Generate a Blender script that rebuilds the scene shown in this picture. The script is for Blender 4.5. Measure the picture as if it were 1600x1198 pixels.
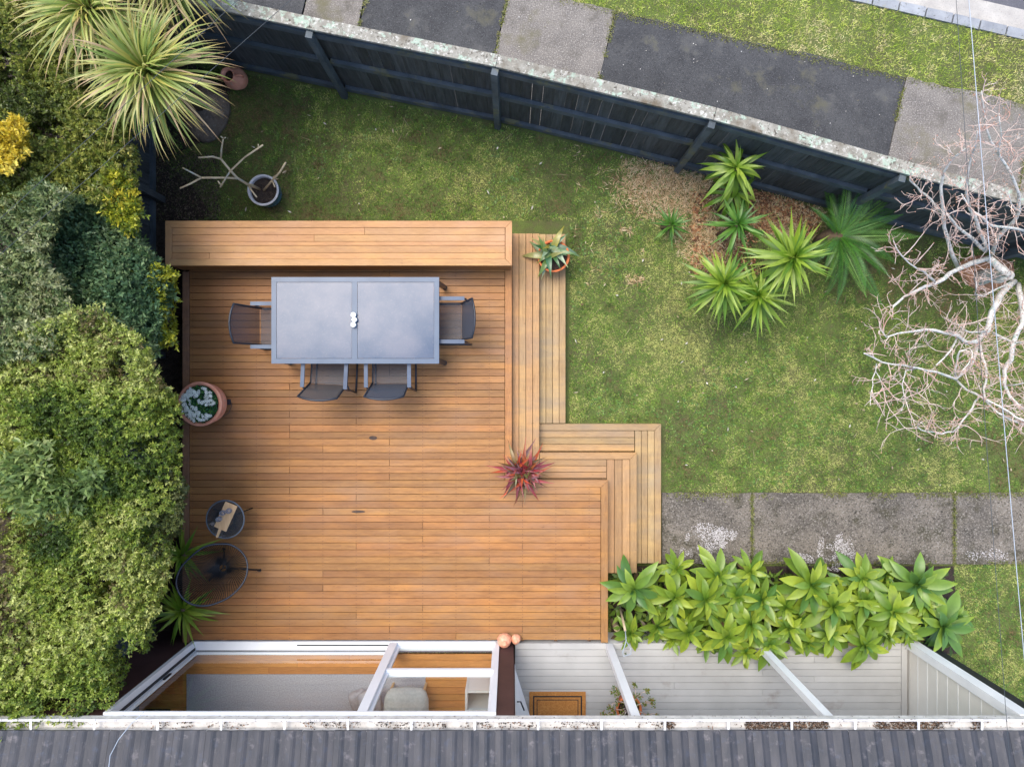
import bpy, math, random
import numpy as np
from mathutils import Vector, Matrix, Euler
random.seed(7); RNG = np.random.default_rng(11)
R = math.radians
scene = bpy.context.scene
C = scene.collection
for o in list(bpy.data.objects): bpy.data.objects.remove(o)

# ------------------------------------------------------------------ camera, sky, sun, exposure
CAM_H = 10.0; FPX = 1100.0
cam_d = bpy.data.cameras.new('camera'); cam = bpy.data.objects.new('camera', cam_d); C.objects.link(cam)
cam.location = (0, 0, CAM_H); cam.rotation_euler = (0, 0, 0)
cam_d.sensor_width = 36; cam_d.lens = 36*FPX/1600; cam_d.clip_start = .1; cam_d.clip_end = 600
scene.camera = cam
world = bpy.data.worlds.new('World'); scene.world = world; world.use_nodes = True
wn = world.node_tree; bg = wn.nodes['Background']
sky = wn.nodes.new('ShaderNodeTexSky'); sky.sky_type = 'NISHITA'; sky.sun_disc = False
SUN_EL = R(66); SUN_AZ = R(-38)      # azimuth clockwise from +Y
sky.sun_elevation = SUN_EL; sky.sun_rotation = SUN_AZ % (2*math.pi)
sky.air_density = 1.0; sky.dust_density = 2.5; sky.ozone_density = 1.0
wn.links.new(sky.outputs[0], bg.inputs[0]); bg.inputs[1].default_value = .15
sd = bpy.data.lights.new('sun', 'SUN'); sun = bpy.data.objects.new('sun', sd); C.objects.link(sun)
sd.energy = 1.1; sd.angle = R(34); sd.color = (1, .93, .82)
sv = Vector((math.sin(SUN_AZ)*math.cos(SUN_EL), math.cos(SUN_AZ)*math.cos(SUN_EL), math.sin(SUN_EL)))
sun.rotation_euler = sv.to_track_quat('Z', 'Y').to_euler(); sun.location = (-6, 6, 14)
scene.view_settings.view_transform = 'Standard'; scene.view_settings.look = 'None'
scene.view_settings.exposure = 1.26; scene.view_settings.gamma = 1

# ------------------------------------------------------------------ helpers
def P(px, py, z=0.0):
    """a point of the place, from where it stands in the survey picture and its height"""
    s = (CAM_H-z)/FPX
    return Vector(((px-800)*s, (599-py)*s, z))
WL = {}
def wloc(o): return WL.get(o.name, Vector((0, 0, 0))) if o else Vector((0, 0, 0))
def tag(o, label=None, cat=None, group=None, kind=None):
    if label: o['label'] = label
    if cat: o['category'] = cat
    if group: o['group'] = group
    if kind: o['kind'] = kind
    return o
def thing(name, loc, label=None, cat=None, group=None, kind=None, rz=0):
    o = bpy.data.objects.new(name, None); C.objects.link(o); o.location = loc; o.rotation_euler[2] = rz
    o.empty_display_size = .1
    WL[o.name] = Vector(loc)
    return tag(o, label, cat, group, kind)
def link(name, me, parent=None, loc=(0, 0, 0), rot=(0, 0, 0), scl=(1, 1, 1), kind=None):
    """loc is relative to the parent's base"""
    o = bpy.data.objects.new(name, me); C.objects.link(o)
    if parent: o.parent = parent
    o.location = loc; o.rotation_euler = rot; o.scale = scl
    WL[o.name] = wloc(parent)+Vector(loc)
    if kind: o['kind'] = kind
    return o
def copy_tree(o, parent=None):
    c = o.copy(); C.objects.link(c); c.parent = parent
    for ch in list(o.children): copy_tree(ch, c)
    return c

class MB:
    def __init__(s): s.v = []; s.f = []
    def quadbox(s, b, t):
        n = len(s.v); s.v += [tuple(p) for p in b]+[tuple(p) for p in t]; k = len(b)
        s.f.append(tuple(n+i for i in reversed(range(k)))); s.f.append(tuple(n+k+i for i in range(k)))
        for i in range(k): j = (i+1) % k; s.f.append((n+i, n+j, n+k+j, n+k+i))
        return s
    def bb(s, x0, x1, y0, y1, z0, z1):
        return s.quadbox([(x0, y0, z0), (x1, y0, z0), (x1, y1, z0), (x0, y1, z0)], [(x0, y0, z1), (x1, y0, z1), (x1, y1, z1), (x0, y1, z1)])
    def bar(s, a, b, w, h, up=(0, 0, 1)):
        a = Vector(a); b = Vector(b); d = (b-a).normalized(); u = Vector(up)
        sx = d.cross(u).normalized(); u2 = sx.cross(d).normalized()
        q = lambda p: [p+sx*w/2*i+u2*h/2*j for i, j in ((-1, -1), (1, -1), (1, 1), (-1, 1))]
        return s.quadbox(q(a), q(b))
    def tube(s, pts, rad, n=6, closed=False):
        pts = [Vector(p) for p in pts]; m = len(pts)
        if not hasattr(rad, '__len__'): rad = [rad]*m
        base = len(s.v); prev = None
        for i, p in enumerate(pts):
            a = pts[(i-1) % m] if (i or closed) else p; b = pts[(i+1) % m] if (i < m-1 or closed) else p
            d = (b-a)
            if d.length < 1e-9: d = Vector((0, 0, 1))
            d.normalize()
            if prev is None:
                prev = d.orthogonal().normalized()
            u = prev-d*prev.dot(d)
            u = u.normalized() if u.length > 1e-6 else d.orthogonal().normalized()
            prev = u; w = d.cross(u)
            for k in range(n):
                an = 2*math.pi*k/n; s.v.append(tuple(p+(u*math.cos(an)+w*math.sin(an))*rad[i]))
        for i in range(m if closed else m-1):
            i2 = (i+1) % m
            for k in range(n):
                k2 = (k+1) % n; s.f.append((base+i*n+k, base+i*n+k2, base+i2*n+k2, base+i2*n+k))
        if not closed:
            s.f.append(tuple(base+k for k in reversed(range(n)))); s.f.append(tuple(base+(m-1)*n+k for k in range(n)))
        return s
    def lathe(s, prof, n=28, c=(0, 0, 0), cap=True, wob=0):
        base = len(s.v); c = Vector(c)
        for (r, z) in prof:
            for k in range(n):
                an = 2*math.pi*k/n; rr = r*(1+wob*math.sin(an*3+z*9)); s.v.append((c.x+rr*math.cos(an), c.y+rr*math.sin(an), c.z+z))
        for i in range(len(prof)-1):
            for k in range(n):
                k2 = (k+1) % n; s.f.append((base+i*n+k, base+i*n+k2, base+(i+1)*n+k2, base+(i+1)*n+k))
        if cap:
            s.f.append(tuple(base+k for k in reversed(range(n)))); s.f.append(tuple(base+(len(prof)-1)*n+k for k in range(n)))
        return s
    def mesh(s, name, mat, smooth=False, off=(0, 0, 0)):
        me = bpy.data.meshes.new(name); ox, oy, oz = off
        me.from_pydata([(x-ox, y-oy, z-oz) for x, y, z in s.v], [], s.f); me.materials.append(mat)
        if smooth: me.shade_smooth()
        return me
    def build(s, name, mat, parent=None, smooth=False, local=False, kind=None):
        """vertices in world metres (local=False): moved to the parent's base"""
        if parent:
            off = (0, 0, 0) if local else wloc(parent)
            return link(name, s.mesh(name, mat, smooth, off), parent, kind=kind)
        a = np.array(s.v); c = ((a[:, 0].min()+a[:, 0].max())/2, (a[:, 1].min()+a[:, 1].max())/2, a[:, 2].min())
        if local: c = (0, 0, 0)
        return link(name, s.mesh(name, mat, smooth, c), None, c, kind=kind)

def np_mesh(name, V, F, mat, col=None, smooth=False):
    me = bpy.data.meshes.new(name); V = np.ascontiguousarray(V, dtype=np.float32).reshape(-1, 3); F = np.ascontiguousarray(F, dtype=np.int32)
    me.vertices.add(len(V)); me.vertices.foreach_set('co', V.ravel())
    me.loops.add(F.size); me.loops.foreach_set('vertex_index', F.ravel())
    me.polygons.add(len(F)); me.polygons.foreach_set('loop_start', np.arange(len(F), dtype=np.int32)*F.shape[1])
    me.polygons.foreach_set('loop_total', np.full(len(F), F.shape[1], dtype=np.int32))
    if smooth: me.polygons.foreach_set('use_smooth', np.ones(len(F), dtype=bool))
    me.update(calc_edges=True)
    if col is not None:
        at = me.color_attributes.new('tint', 'FLOAT_COLOR', 'POINT')
        c4 = np.ones((len(V), 4), dtype=np.float32); c4[:, :3] = col; at.data.foreach_set('color', c4.ravel())
    me.materials.append(mat)
    return me

_grids = {}
def vnoise(x, y, scale, seed=0):
    if seed not in _grids: _grids[seed] = np.random.default_rng(1000+seed).random((128, 128))
    g = _grids[seed]; u = np.asarray(x)*scale+37.3; v = np.asarray(y)*scale+51.7
    i = np.floor(u).astype(int); j = np.floor(v).astype(int); fu = u-i; fv = v-j
    fu = fu*fu*(3-2*fu); fv = fv*fv*(3-2*fv); i %= 128; j %= 128; i1 = (i+1) % 128; j1 = (j+1) % 128
    return (g[i, j]*(1-fu)+g[i1, j]*fu)*(1-fv)+(g[i, j1]*(1-fu)+g[i1, j1]*fu)*fv
def fbm(x, y, scale, seed=0, octv=3):
    t = 0; a = 1; n = 0
    for k in range(octv): t = t+a*vnoise(x, y, scale*2**k, seed+k); n += a; a *= .5
    return t/n

# ------------------------------------------------------------------ materials
def srgb(r, g, b):
    f = lambda c: (c/255/12.92) if c/255 <= .04045 else ((c/255+.055)/1.055)**2.4
    return (f(r), f(g), f(b), 1)
class NT:
    def __init__(s, name):
        s.m = bpy.data.materials.new(name); s.m.use_nodes = True; s.t = s.m.node_tree; s.b = s.t.nodes['Principled BSDF']; s.out = s.t.nodes['Material Output']
    def n(s, typ, ins=None, **kw):
        nd = s.t.nodes.new(typ)
        for k, v in kw.items(): setattr(nd, k, v)
        for k, v in (ins or {}).items():
            if isinstance(v, bpy.types.NodeSocket): s.t.links.new(v, nd.inputs[k])
            else: nd.inputs[k].default_value = v
        return nd
    def coord(s, kind, stretch=(1, 1, 1)):
        if kind == 'world': src = s.n('ShaderNodeNewGeometry').outputs['Position']
        else: src = s.n('ShaderNodeTexCoord').outputs['Object']
        if kind == 'objrand':
            oi = s.n('ShaderNodeObjectInfo'); sc = s.n('ShaderNodeVectorMath', {0: oi.outputs['Random'], 1: (37, 53, 71)}, operation='MULTIPLY')
            src = s.n('ShaderNodeVectorMath', {0: src, 1: sc.outputs[0]}, operation='ADD').outputs[0]
        return s.n('ShaderNodeMapping', {'Vector': src, 'Scale': stretch}).outputs[0]
    def noise(s, vec, scale, detail=3, rough=.55): return s.n('ShaderNodeTexNoise', {'Vector': vec, 'Scale': scale, 'Detail': detail, 'Roughness': rough}).outputs['Fac']
    def ramp(s, fac, stops, interp='LINEAR'):
        r = s.n('ShaderNodeValToRGB', {'Fac': fac}); r.color_ramp.interpolation = interp
        el = r.color_ramp.elements
        while len(el) < len(stops): el.new(.5)
        for e, (p, c) in zip(el, stops): e.position = p; e.color = c if len(c) == 4 else (*c, 1)
        return r.outputs[0]
    def mix(s, fac, a, b, mode='MIX'):
        return s.n('ShaderNodeMix', {0: fac, 6: a, 7: b}, data_type='RGBA', blend_type=mode).outputs[2]
    def setb(s, color=None, rough=None, bump=None, strength=.3, dist=.01, **kw):
        if color is not None:
            if isinstance(color, bpy.types.NodeSocket): s.t.links.new(color, s.b.inputs['Base Color'])
            else: s.b.inputs['Base Color'].default_value = color
        if rough is not None:
            if isinstance(rough, bpy.types.NodeSocket): s.t.links.new(rough, s.b.inputs['Roughness'])
            else: s.b.inputs['Roughness'].default_value = rough
        if bump is not None:
            bp = s.n('ShaderNodeBump', {'Height': bump, 'Strength': strength, 'Distance': dist}); s.t.links.new(bp.outputs[0], s.b.inputs['Normal'])
        for k, v in kw.items(): s.b.inputs[k.replace('_', ' ')].default_value = v
        return s.m
def lerp(a, b, t): return tuple(a[i]*(1-t)+b[i]*t for i in range(3))

def m_noise(name, stops, scale=4, coord='world', stretch=(1, 1, 1), rough=.75, detail=4, bump=.0, bscale=60, spots=(), rand=0, dist=.01, **kw):
    t = NT(name); v = t.coord(coord, stretch); f = t.noise(v, scale, detail)
    n = len(stops); c = t.ramp(f, [(.3+.4*i/max(1, n-1), s) for i, s in enumerate(stops)])
    for (col, sc, lo, hi) in spots:
        g = t.noise(t.coord(coord), sc, 5, .65); k = t.ramp(g, [(lo, (0, 0, 0)), (hi, (1, 1, 1))]); c = t.mix(k, c, col)
    if rand:
        oi = t.n('ShaderNodeObjectInfo'); mr = t.n('ShaderNodeMapRange', {'Value': oi.outputs['Random'], 3: 1-rand, 4: 1+rand})
        c = t.mix(1.0, c, t.n('ShaderNodeCombineColor', {0: mr.outputs[0], 1: mr.outputs[0], 2: mr.outputs[0]}).outputs[0], 'MULTIPLY')
    b = t.noise(t.coord(coord), bscale, 3) if bump else None
    return t.setb(c, rough, b, bump, dist, **kw)

def m_wood(name, light, dark, grey, stain=.5, wear=0.0, rand=.16):
    t = NT(name); v = t.coord('objrand', (1, 9, 9))
    g1 = t.noise(v, 2.6, 6, .62); c = t.ramp(g1, [(.22, lerp(dark, light, .25)), (.45, lerp(dark, light, .7)), (.72, light)])
    fine = t.noise(t.coord('objrand', (2, 60, 60)), 5, 4, .7)
    c = t.mix(t.ramp(fine, [(.38, (.5,)*3), (.62, (0,)*3)]), c, (*lerp(dark, (0, 0, 0), .35), 1))
    w = t.coord('world')
    s1 = t.noise(t.n('ShaderNodeMapping', {'Vector': w, 'Scale': (1, 1.8, 1)}).outputs[0], 1.1, 5, .6)
    c = t.mix(t.ramp(s1, [(.45, (0,)*3), (.75, (stain,)*3)]), c, (*grey, 1))
    warm = t.noise(t.n('ShaderNodeMapping', {'Vector': w, 'Scale': (1, 3.5, 1)}).outputs[0], 1.9, 4, .6)
    c = t.mix(t.ramp(warm, [(.48, (0,)*3), (.7, (.45,)*3)]), c, (light[0]*1.12, light[1]*1.05, light[2]*.78, 1))
    # knots and dark specks
    s2 = t.noise(t.n('ShaderNodeMapping', {'Vector': w, 'Scale': (1, 2.2, 1)}).outputs[0], 13, 3, .6)
    c = t.mix(t.ramp(s2, [(.66, (0,)*3), (.76, (.55,)*3)]), c, (*lerp(dark, (0, 0, 0), .55), 1))
    if wear:   # the weathered, tannin-dark boards along the hedge side
        sx = t.n('ShaderNodeSeparateXYZ', {0: w}); nn = t.noise(w, 1.7, 4)
        k = t.n('ShaderNodeMath', {0: sx.outputs[0], 1: t.n('ShaderNodeMath', {0: nn, 1: 2.2}, operation='MULTIPLY').outputs[0]}, operation='SUBTRACT')
        k2 = t.n('ShaderNodeMapRange', {'Value': k.outputs[0], 1: -2.6, 2: -5.2, 3: 0, 4: wear})
        c = t.mix(k2.outputs[0], c, srgb(120, 76, 38), 'MIX')
    oi = t.n('ShaderNodeObjectInfo'); mr = t.n('ShaderNodeMapRange', {'Value': oi.outputs['Random'], 3: 1-rand, 4: 1+rand})
    wnz = t.n('ShaderNodeTexWhiteNoise', {'Vector': oi.outputs['Location']}, noise_dimensions='3D')
    mr2 = t.n('ShaderNodeMapRange', {'Value': wnz.outputs[0], 3: .94, 4: 1.05})
    gg = t.n('ShaderNodeMath', {0: mr.outputs[0], 1: mr2.outputs[0]}, operation='MULTIPLY')
    c = t.mix(1.0, c, t.n('ShaderNodeCombineColor', {0: mr.outputs[0], 1: gg.outputs[0], 2: gg.outputs[0]}).outputs[0], 'MULTIPLY')
    return t.setb(c, .62, fine, .25, .003)

def m_leaf(name, cols, rough=.42, trans=.25, rand=.25, grad=None):
    """cols: base colour ramp picked per leaf by object random"""
    t = NT(name); oi = t.n('ShaderNodeObjectInfo'); c = t.ramp(oi.outputs['Random'], [(i/max(1, len(cols)-1), k) for i, k in enumerate(cols)])
    v = t.coord('objrand'); nz = t.noise(v, 9, 3); c = t.mix(t.ramp(nz, [(.35, (0,)*3), (.7, (.4,)*3)]), c, (*lerp(cols[0], (0, 0, 0), .3), 1))
    at = t.n('ShaderNodeVertexColor', layer_name='tint')
    c = t.mix(1.0, c, at.outputs[0], 'MULTIPLY')
    t.setb(c, rough); tr = t.n('ShaderNodeBsdfTranslucent', {0: c}); mx = t.n('ShaderNodeMixShader', {0: trans, 1: t.b.outputs[0], 2: tr.outputs[0]})
    t.t.links.new(mx.outputs[0], t.out.inputs[0]); return t.m
def m_tint(name, rough=.5, trans=.2):
    t = NT(name); at = t.n('ShaderNodeVertexColor', layer_name='tint'); t.setb(at.outputs[0], rough)
    tr = t.n('ShaderNodeBsdfTranslucent', {0: at.outputs[0]}); mx = t.n('ShaderNodeMixShader', {0: trans, 1: t.b.outputs[0], 2: tr.outputs[0]})
    t.t.links.new(mx.outputs[0], t.out.inputs[0]); return t.m
def m_glass(name, tint=(.9, .96, .95), refl=1.0, opaque=0.0, body=(.5, .55, .6, 1), rough=.02):
    t = NT(name); tr = t.n('ShaderNodeBsdfTransparent', {0: (*tint, 1)}); gl = t.n('ShaderNodeBsdfGlossy', {0: (1, 1, 1, 1), 1: rough})
    fr = t.n('ShaderNodeFresnel', {0: 1.5}); bf = t.n('ShaderNodeMath', {0: refl, 1: t.n('ShaderNodeNewGeometry').outputs['Backfacing']}, operation='SUBTRACT'); bf.use_clamp = True
    f2 = t.n('ShaderNodeMath', {0: fr.outputs[0], 1: bf.outputs[0]}, operation='MULTIPLY')
    mx = t.n('ShaderNodeMixShader', {0: f2.outputs[0], 1: tr.outputs[0], 2: gl.outputs[0]}); last = mx
    if opaque:
        df = t.n('ShaderNodeBsdfDiffuse', {0: body}); last = t.n('ShaderNodeMixShader', {0: opaque, 1: mx.outputs[0], 2: df.outputs[0]})
    t.t.links.new(last.outputs[0], t.out.inputs[0]); return t.m

W_L = srgb(178, 128, 74)[:3]; W_D = srgb(112, 70, 34)[:3]
M = {}
M['deck'] = m_wood('deck_wood', W_L, W_D, srgb(152, 116, 84)[:3], .8, wear=.38, rand=.19)
M['bench'] = m_wood('bench_wood', srgb(196, 150, 98)[:3], srgb(158, 110, 66)[:3], srgb(196, 154, 122)[:3], .5, rand=.09)
M['step'] = m_wood('step_wood', srgb(188, 148, 100)[:3], srgb(140, 104, 64)[:3], srgb(142, 122, 100)[:3], .6, rand=.14)
M['step_old'] = m_wood('old_step_wood', srgb(182, 152, 106)[:3], srgb(128, 98, 62)[:3], srgb(138, 126, 108)[:3], .75, rand=.16)
M['floor_in'] = m_wood('indoor_floor_wood', srgb(216, 150, 84)[:3], srgb(176, 112, 56)[:3], srgb(190, 130, 80)[:3], .3)
M['edge'] = m_wood('weathered_edge_wood', srgb(140, 104, 78)[:3], srgb(92, 62, 42)[:3], srgb(110, 84, 66)[:3], .6)
M['timber'] = m_noise('hidden_timber', [srgb(84, 60, 42)[:3], srgb(112, 84, 60)[:3]], 6)
M['fence'] = m_noise('stained_fence_timber', [srgb(46, 51, 52)[:3], srgb(76, 80, 82)[:3]], 5, 'objrand', (6, 6, 1), .72, bump=.3, bscale=40, rand=.3, spots=[(srgb(84, 92, 92), 30, .66, .76)])
M['rail'] = m_noise('stained_rail_timber', [srgb(56, 66, 72)[:3], srgb(86, 96, 102)[:3]], 4, 'world', (1, 1, 1), .65, bump=.3, bscale=40, spots=[(srgb(104, 104, 76), 3.2, .56, .68), (srgb(110, 118, 120), 26, .64, .74)])
M['cap'] = m_noise('lichened_cap_timber', [srgb(120, 116, 104)[:3], srgb(160, 157, 146)[:3]], 7, 'world', rough=.9, bump=.6, bscale=50,
                   spots=[(srgb(160, 176, 158), 8, .54, .6), (srgb(190, 188, 178), 24, .55, .62), (srgb(84, 78, 68), 19, .56, .66), (srgb(104, 94, 78), 3, .52, .66), (srgb(58, 54, 48), 40, .62, .70)])
M['concrete'] = m_noise('footpath_concrete', [srgb(100, 96, 92)[:3], srgb(130, 125, 118)[:3]], 2.2, rough=.92, bump=.5, bscale=70, spots=[(srgb(170, 164, 156), 55, .5, .68), (srgb(78, 72, 66), 60, .53, .7), (srgb(88, 84, 76), 2.4, .55, .75), (srgb(104, 100, 78), 1.6, .55, .72)])
M['asphalt'] = m_noise('asphalt_patch', [srgb(52, 53, 55)[:3], srgb(74, 75, 76)[:3]], 2, rough=.9, bump=.6, bscale=90, spots=[(srgb(100, 100, 102), 62, .54, .7), (srgb(32, 32, 34), 52, .54, .7), (srgb(92, 92, 90), 2.6, .55, .75), (srgb(86, 84, 62), 1.3, .6, .75)])
M['road'] = m_noise('road_asphalt', [srgb(82, 82, 88)[:3], srgb(100, 100, 106)[:3]], 2, rough=.9, bump=.5, bscale=90, spots=[(srgb(130, 130, 134), 95, .58, .72)])
M['channel'] = m_noise('channel_concrete', [srgb(160, 156, 150)[:3], srgb(186, 182, 174)[:3]], 4, rough=.9, bump=.5, bscale=70, spots=[(srgb(120, 116, 110), 60, .56, .7)])
M['kerb'] = m_noise('kerb_stone', [srgb(128, 132, 138)[:3], srgb(156, 160, 164)[:3]], 5, rough=.85, bump=.4, bscale=50, rand=.12, spots=[(srgb(90, 88, 80), 30, .58, .7)])
M['path'] = m_noise('mossy_path_concrete', [srgb(84, 79, 72)[:3], srgb(124, 116, 104)[:3]], 1.6, rough=.92, bump=.6, bscale=70, rand=.04,
                    spots=[(srgb(70, 66, 50), 3.0, .5, .66), (srgb(150, 144, 134), 52, .52, .66), (srgb(50, 47, 41), 46, .52, .66), (srgb(58, 54, 46), 14, .6, .68)])
M['lichen'] = m_noise('white_lichen', [srgb(150, 146, 142)[:3], srgb(214, 210, 208)[:3]], 60, rough=.95, bump=.5, bscale=80)
M['soil'] = m_noise('dark_soil', [srgb(38, 30, 24)[:3], srgb(66, 54, 44)[:3]], 14, rough=.95, bump=1, bscale=50, dist=.03, spots=[(srgb(96, 84, 70), 60, .6, .7)])
M['roof'] = m_noise('roof_tile_concrete', [srgb(44, 47, 53)[:3], srgb(68, 67, 70)[:3]], 3, 'world', (3, 1, 1), .6, bump=.35, bscale=80, rand=.09, spots=[(srgb(100, 96, 98), 8, .58, .72), (srgb(62, 66, 76), 11, .56, .68), (srgb(178, 180, 180), 48, .72, .76)])
M['gutter'] = m_noise('flaking_white_gutter', [srgb(176, 174, 170)[:3], srgb(216, 214, 210)[:3]], 8, rough=.6, bump=.3, bscale=40, spots=[(srgb(84, 72, 62), 26, .61, .66), (srgb(60, 54, 50), 60, .68, .72)])
M['white'] = m_noise('white_paint', [srgb(222, 224, 226)[:3], srgb(236, 237, 238)[:3]], 3, rough=.4, bump=.05)
M['alu'] = m_noise('white_powder_coat', [srgb(214, 220, 226)[:3], srgb(226, 230, 234)[:3]], 2, rough=.35)
M['gap'] = m_noise('dark_track', [srgb(30, 34, 40)[:3], srgb(40, 44, 50)[:3]], 3)
M['veranda'] = m_noise('pale_painted_board', [srgb(156, 156, 154)[:3], srgb(178, 178, 176)[:3]], 1.5, rough=.6, bump=.15, bscale=50, rand=.05, spots=[(srgb(146, 140, 134), 2.2, .58, .74), (srgb(104, 92, 84), 9, .70, .78)])
M['cream'] = m_noise('cream_wall_sheet', [srgb(214, 210, 200)[:3], srgb(226, 222, 212)[:3]], 2, rough=.6)
M['brown'] = m_noise('dark_brown_cladding', [srgb(56, 36, 38)[:3], srgb(74, 50, 50)[:3]], 3, rough=.6, bump=.1)
M['black'] = m_noise('black_paint', [srgb(24, 26, 30)[:3], srgb(36, 38, 42)[:3]], 5, rough=.6)
M['plaster'] = m_noise('indoor_plaster', [srgb(226, 222, 214)[:3], srgb(234, 230, 224)[:3]], 2, rough=.8)
M['rug'] = m_noise('grey_woven_rug', [srgb(160, 160, 170)[:3], srgb(190, 190, 198)[:3]], 60, rough=.95, bump=.6, bscale=180, detail=2)
M['fabric'] = m_noise('pale_fabric', [srgb(176, 180, 178)[:3], srgb(196, 198, 196)[:3]], 30, rough=.9, bump=.3, bscale=140)
M['cushion'] = m_noise('grey_cushion_fabric', [srgb(150, 146, 152)[:3], srgb(176, 172, 176)[:3]], 20, rough=.9, bump=.2, bscale=120)
M['mat'] = m_noise('coir', [srgb(160, 104, 48)[:3], srgb(190, 134, 72)[:3]], 50, rough=.95, bump=.7, bscale=160)
M['table'] = m_noise('grey_powder_coat', [srgb(104, 120, 136)[:3], srgb(120, 136, 150)[:3]], 3, rough=.4, metallic=.0) if False else m_noise('grey_powder_coat', [srgb(56, 78, 102)[:3], srgb(74, 94, 116)[:3]], 3, rough=.35)
M['dark_metal'] = m_noise('charcoal_metal', [srgb(30, 34, 42)[:3], srgb(46, 52, 62)[:3]], 4, rough=.4)
M['arm'] = m_noise('grey_armrest', [srgb(52, 70, 94)[:3], srgb(74, 92, 114)[:3]], 4, rough=.4)
M['terra'] = m_noise('terracotta', [srgb(196, 128, 100)[:3], srgb(220, 158, 132)[:3]], 9, 'object', rough=.8, bump=.15, bscale=40, spots=[(srgb(170, 150, 130), 14, .6, .72)])
M['terra_orange'] = m_noise('orange_terracotta', [srgb(196, 104, 58)[:3], srgb(216, 124, 72)[:3]], 9, 'object', rough=.75, bump=.1)
M['blue_glaze'] = m_noise('blue_glaze', [srgb(40, 84, 122)[:3], srgb(66, 116, 150)[:3]], 8, 'object', rough=.25)
M['pale_rim'] = m_noise('pale_glazed_rim', [srgb(168, 170, 174)[:3], srgb(196, 198, 200)[:3]], 12, 'object', rough=.45)
M['copper'] = m_noise('pink_copper_sheet', [srgb(214, 140, 112)[:3], srgb(240, 184, 150)[:3]], 20, 'object', rough=.3, bump=.4, bscale=20, dist=.02)
M['frangi'] = m_noise('frangipani_bark', [srgb(170, 150, 118)[:3], srgb(200, 184, 150)[:3]], 10, 'world', rough=.8, bump=.4, bscale=60, spots=[(srgb(160, 168, 160), 6, .56, .66)])
M['bark'] = m_noise('brown_bark', [srgb(70, 56, 42)[:3], srgb(110, 92, 72)[:3]], 12, rough=.95, bump=.8, bscale=40)
M['pale_bark'] = m_noise('lichened_pale_bark', [srgb(190, 187, 178)[:3], srgb(226, 223, 214)[:3]], 14, rough=.9, bump=.8, bscale=70, spots=[(srgb(176, 188, 176), 9, .55, .65), (srgb(120, 108, 94), 34, .55, .66)])
M['twig'] = m_noise('reddish_twig_bark', [srgb(184, 142, 126)[:3], srgb(226, 212, 200)[:3]], 6, rough=.85)
M['rock'] = m_noise('brown_stone', [srgb(88, 78, 68)[:3], srgb(124, 112, 98)[:3]], 6, rough=.95, bump=1, bscale=30, dist=.02, spots=[(srgb(150, 146, 140), 30, .6, .7)])
M['board'] = m_noise('pale_board_wood', [srgb(198, 158, 112)[:3], srgb(222, 186, 140)[:3]], 4, 'object', (8, 1, 1), rough=.55)
M['cord'] = m_noise('black_cord', [srgb(12, 13, 16)[:3], srgb(24, 25, 30)[:3]], 6, rough=.6)
M['loop'] = m_noise('blue_grey_loop_metal', [srgb(24, 32, 44)[:3], srgb(40, 50, 64)[:3]], 6, rough=.35)
M['ceramic'] = m_noise('white_ceramic', [srgb(226, 226, 222)[:3], srgb(238, 238, 234)[:3]], 6, rough=.3)
M['cable'] = m_noise('grey_cable', [srgb(150, 160, 172)[:3], srgb(168, 178, 188)[:3]], 3, rough=.5)
M['cable_dark'] = m_noise('dark_cable', [srgb(52, 60, 66)[:3], srgb(62, 70, 76)[:3]], 3, rough=.6)
M['ash'] = m_noise('ash_handle', [srgb(168, 148, 118)[:3], srgb(196, 178, 146)[:3]], 8, 'object', rough=.7)
M['rim_steel'] = m_noise('dull_rim_steel', [srgb(74, 84, 94)[:3], srgb(96, 106, 114)[:3]], 8, rough=.45)
M['steel'] = m_noise('galvanised_steel', [srgb(150, 162, 172)[:3], srgb(176, 186, 194)[:3]], 8, rough=.4)
M['knot'] = m_noise('dark_knot', [srgb(58, 46, 40)[:3], srgb(84, 66, 54)[:3]], 30)
M['glass'] = m_glass('window_glass', (.97, .99, .98), .8)
M['clear'] = m_glass('drinking_glass', (.93, .93, .95), 2.2, .12, (.85, .85, .9, 1))
M['frost'] = None
def frosted():
    t = NT('frosted_table_glass'); w = t.coord('world'); n1 = t.noise(w, 1.6, 4, .6); n2 = t.noise(w, 45, 4, .7)
    c = t.ramp(n1, [(.35, srgb(46, 76, 108)[:3]), (.62, srgb(92, 102, 122)[:3])])
    c = t.mix(t.ramp(n2, [(.55, (0,)*3), (.75, (.3,)*3)]), c, srgb(130, 134, 146))
    t.setb(c, .16); tl = t.n('ShaderNodeBsdfTransparent', {0: (.55, .62, .72, 1)})
    mx = t.n('ShaderNodeMixShader', {0: .2, 1: t.b.outputs[0], 2: tl.outputs[0]}); t.t.links.new(mx.outputs[0], t.out.inputs[0]); return t.m
M['frost'] = frosted()
def sling(name, col, see):
    t = NT(name); w = t.coord('object'); wv = t.n('ShaderNodeTexWave', {'Vector': w, 'Scale': 60.0, 'Distortion': .4}); 
    c = t.mix(t.ramp(wv.outputs['Fac'], [(.3, (0,)*3), (.7, (.35,)*3)]), (*col, 1), (*lerp(col, (.25, .3, .4), .5), 1)); t.setb(c, .55)
    tr = t.n('ShaderNodeBsdfTransparent'); mx = t.n('ShaderNodeMixShader', {0: see, 1: t.b.outputs[0], 2: tr.outputs[0]}); t.t.links.new(mx.outputs[0], t.out.inputs[0]); return t.m
M['sling'] = sling('charcoal_mesh_sling', srgb(30, 34, 44)[:3], .34)
M['sling_dense'] = sling('dense_mesh_sling', srgb(46, 56, 68)[:3], .1)
M['sling_brown'] = sling('faded_mesh_sling', srgb(62, 60, 58)[:3], .14)
M['foliage'] = m_tint('foliage', .45, .28)
M['blades'] = m_tint('grass_blades', .7, .3)
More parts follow.
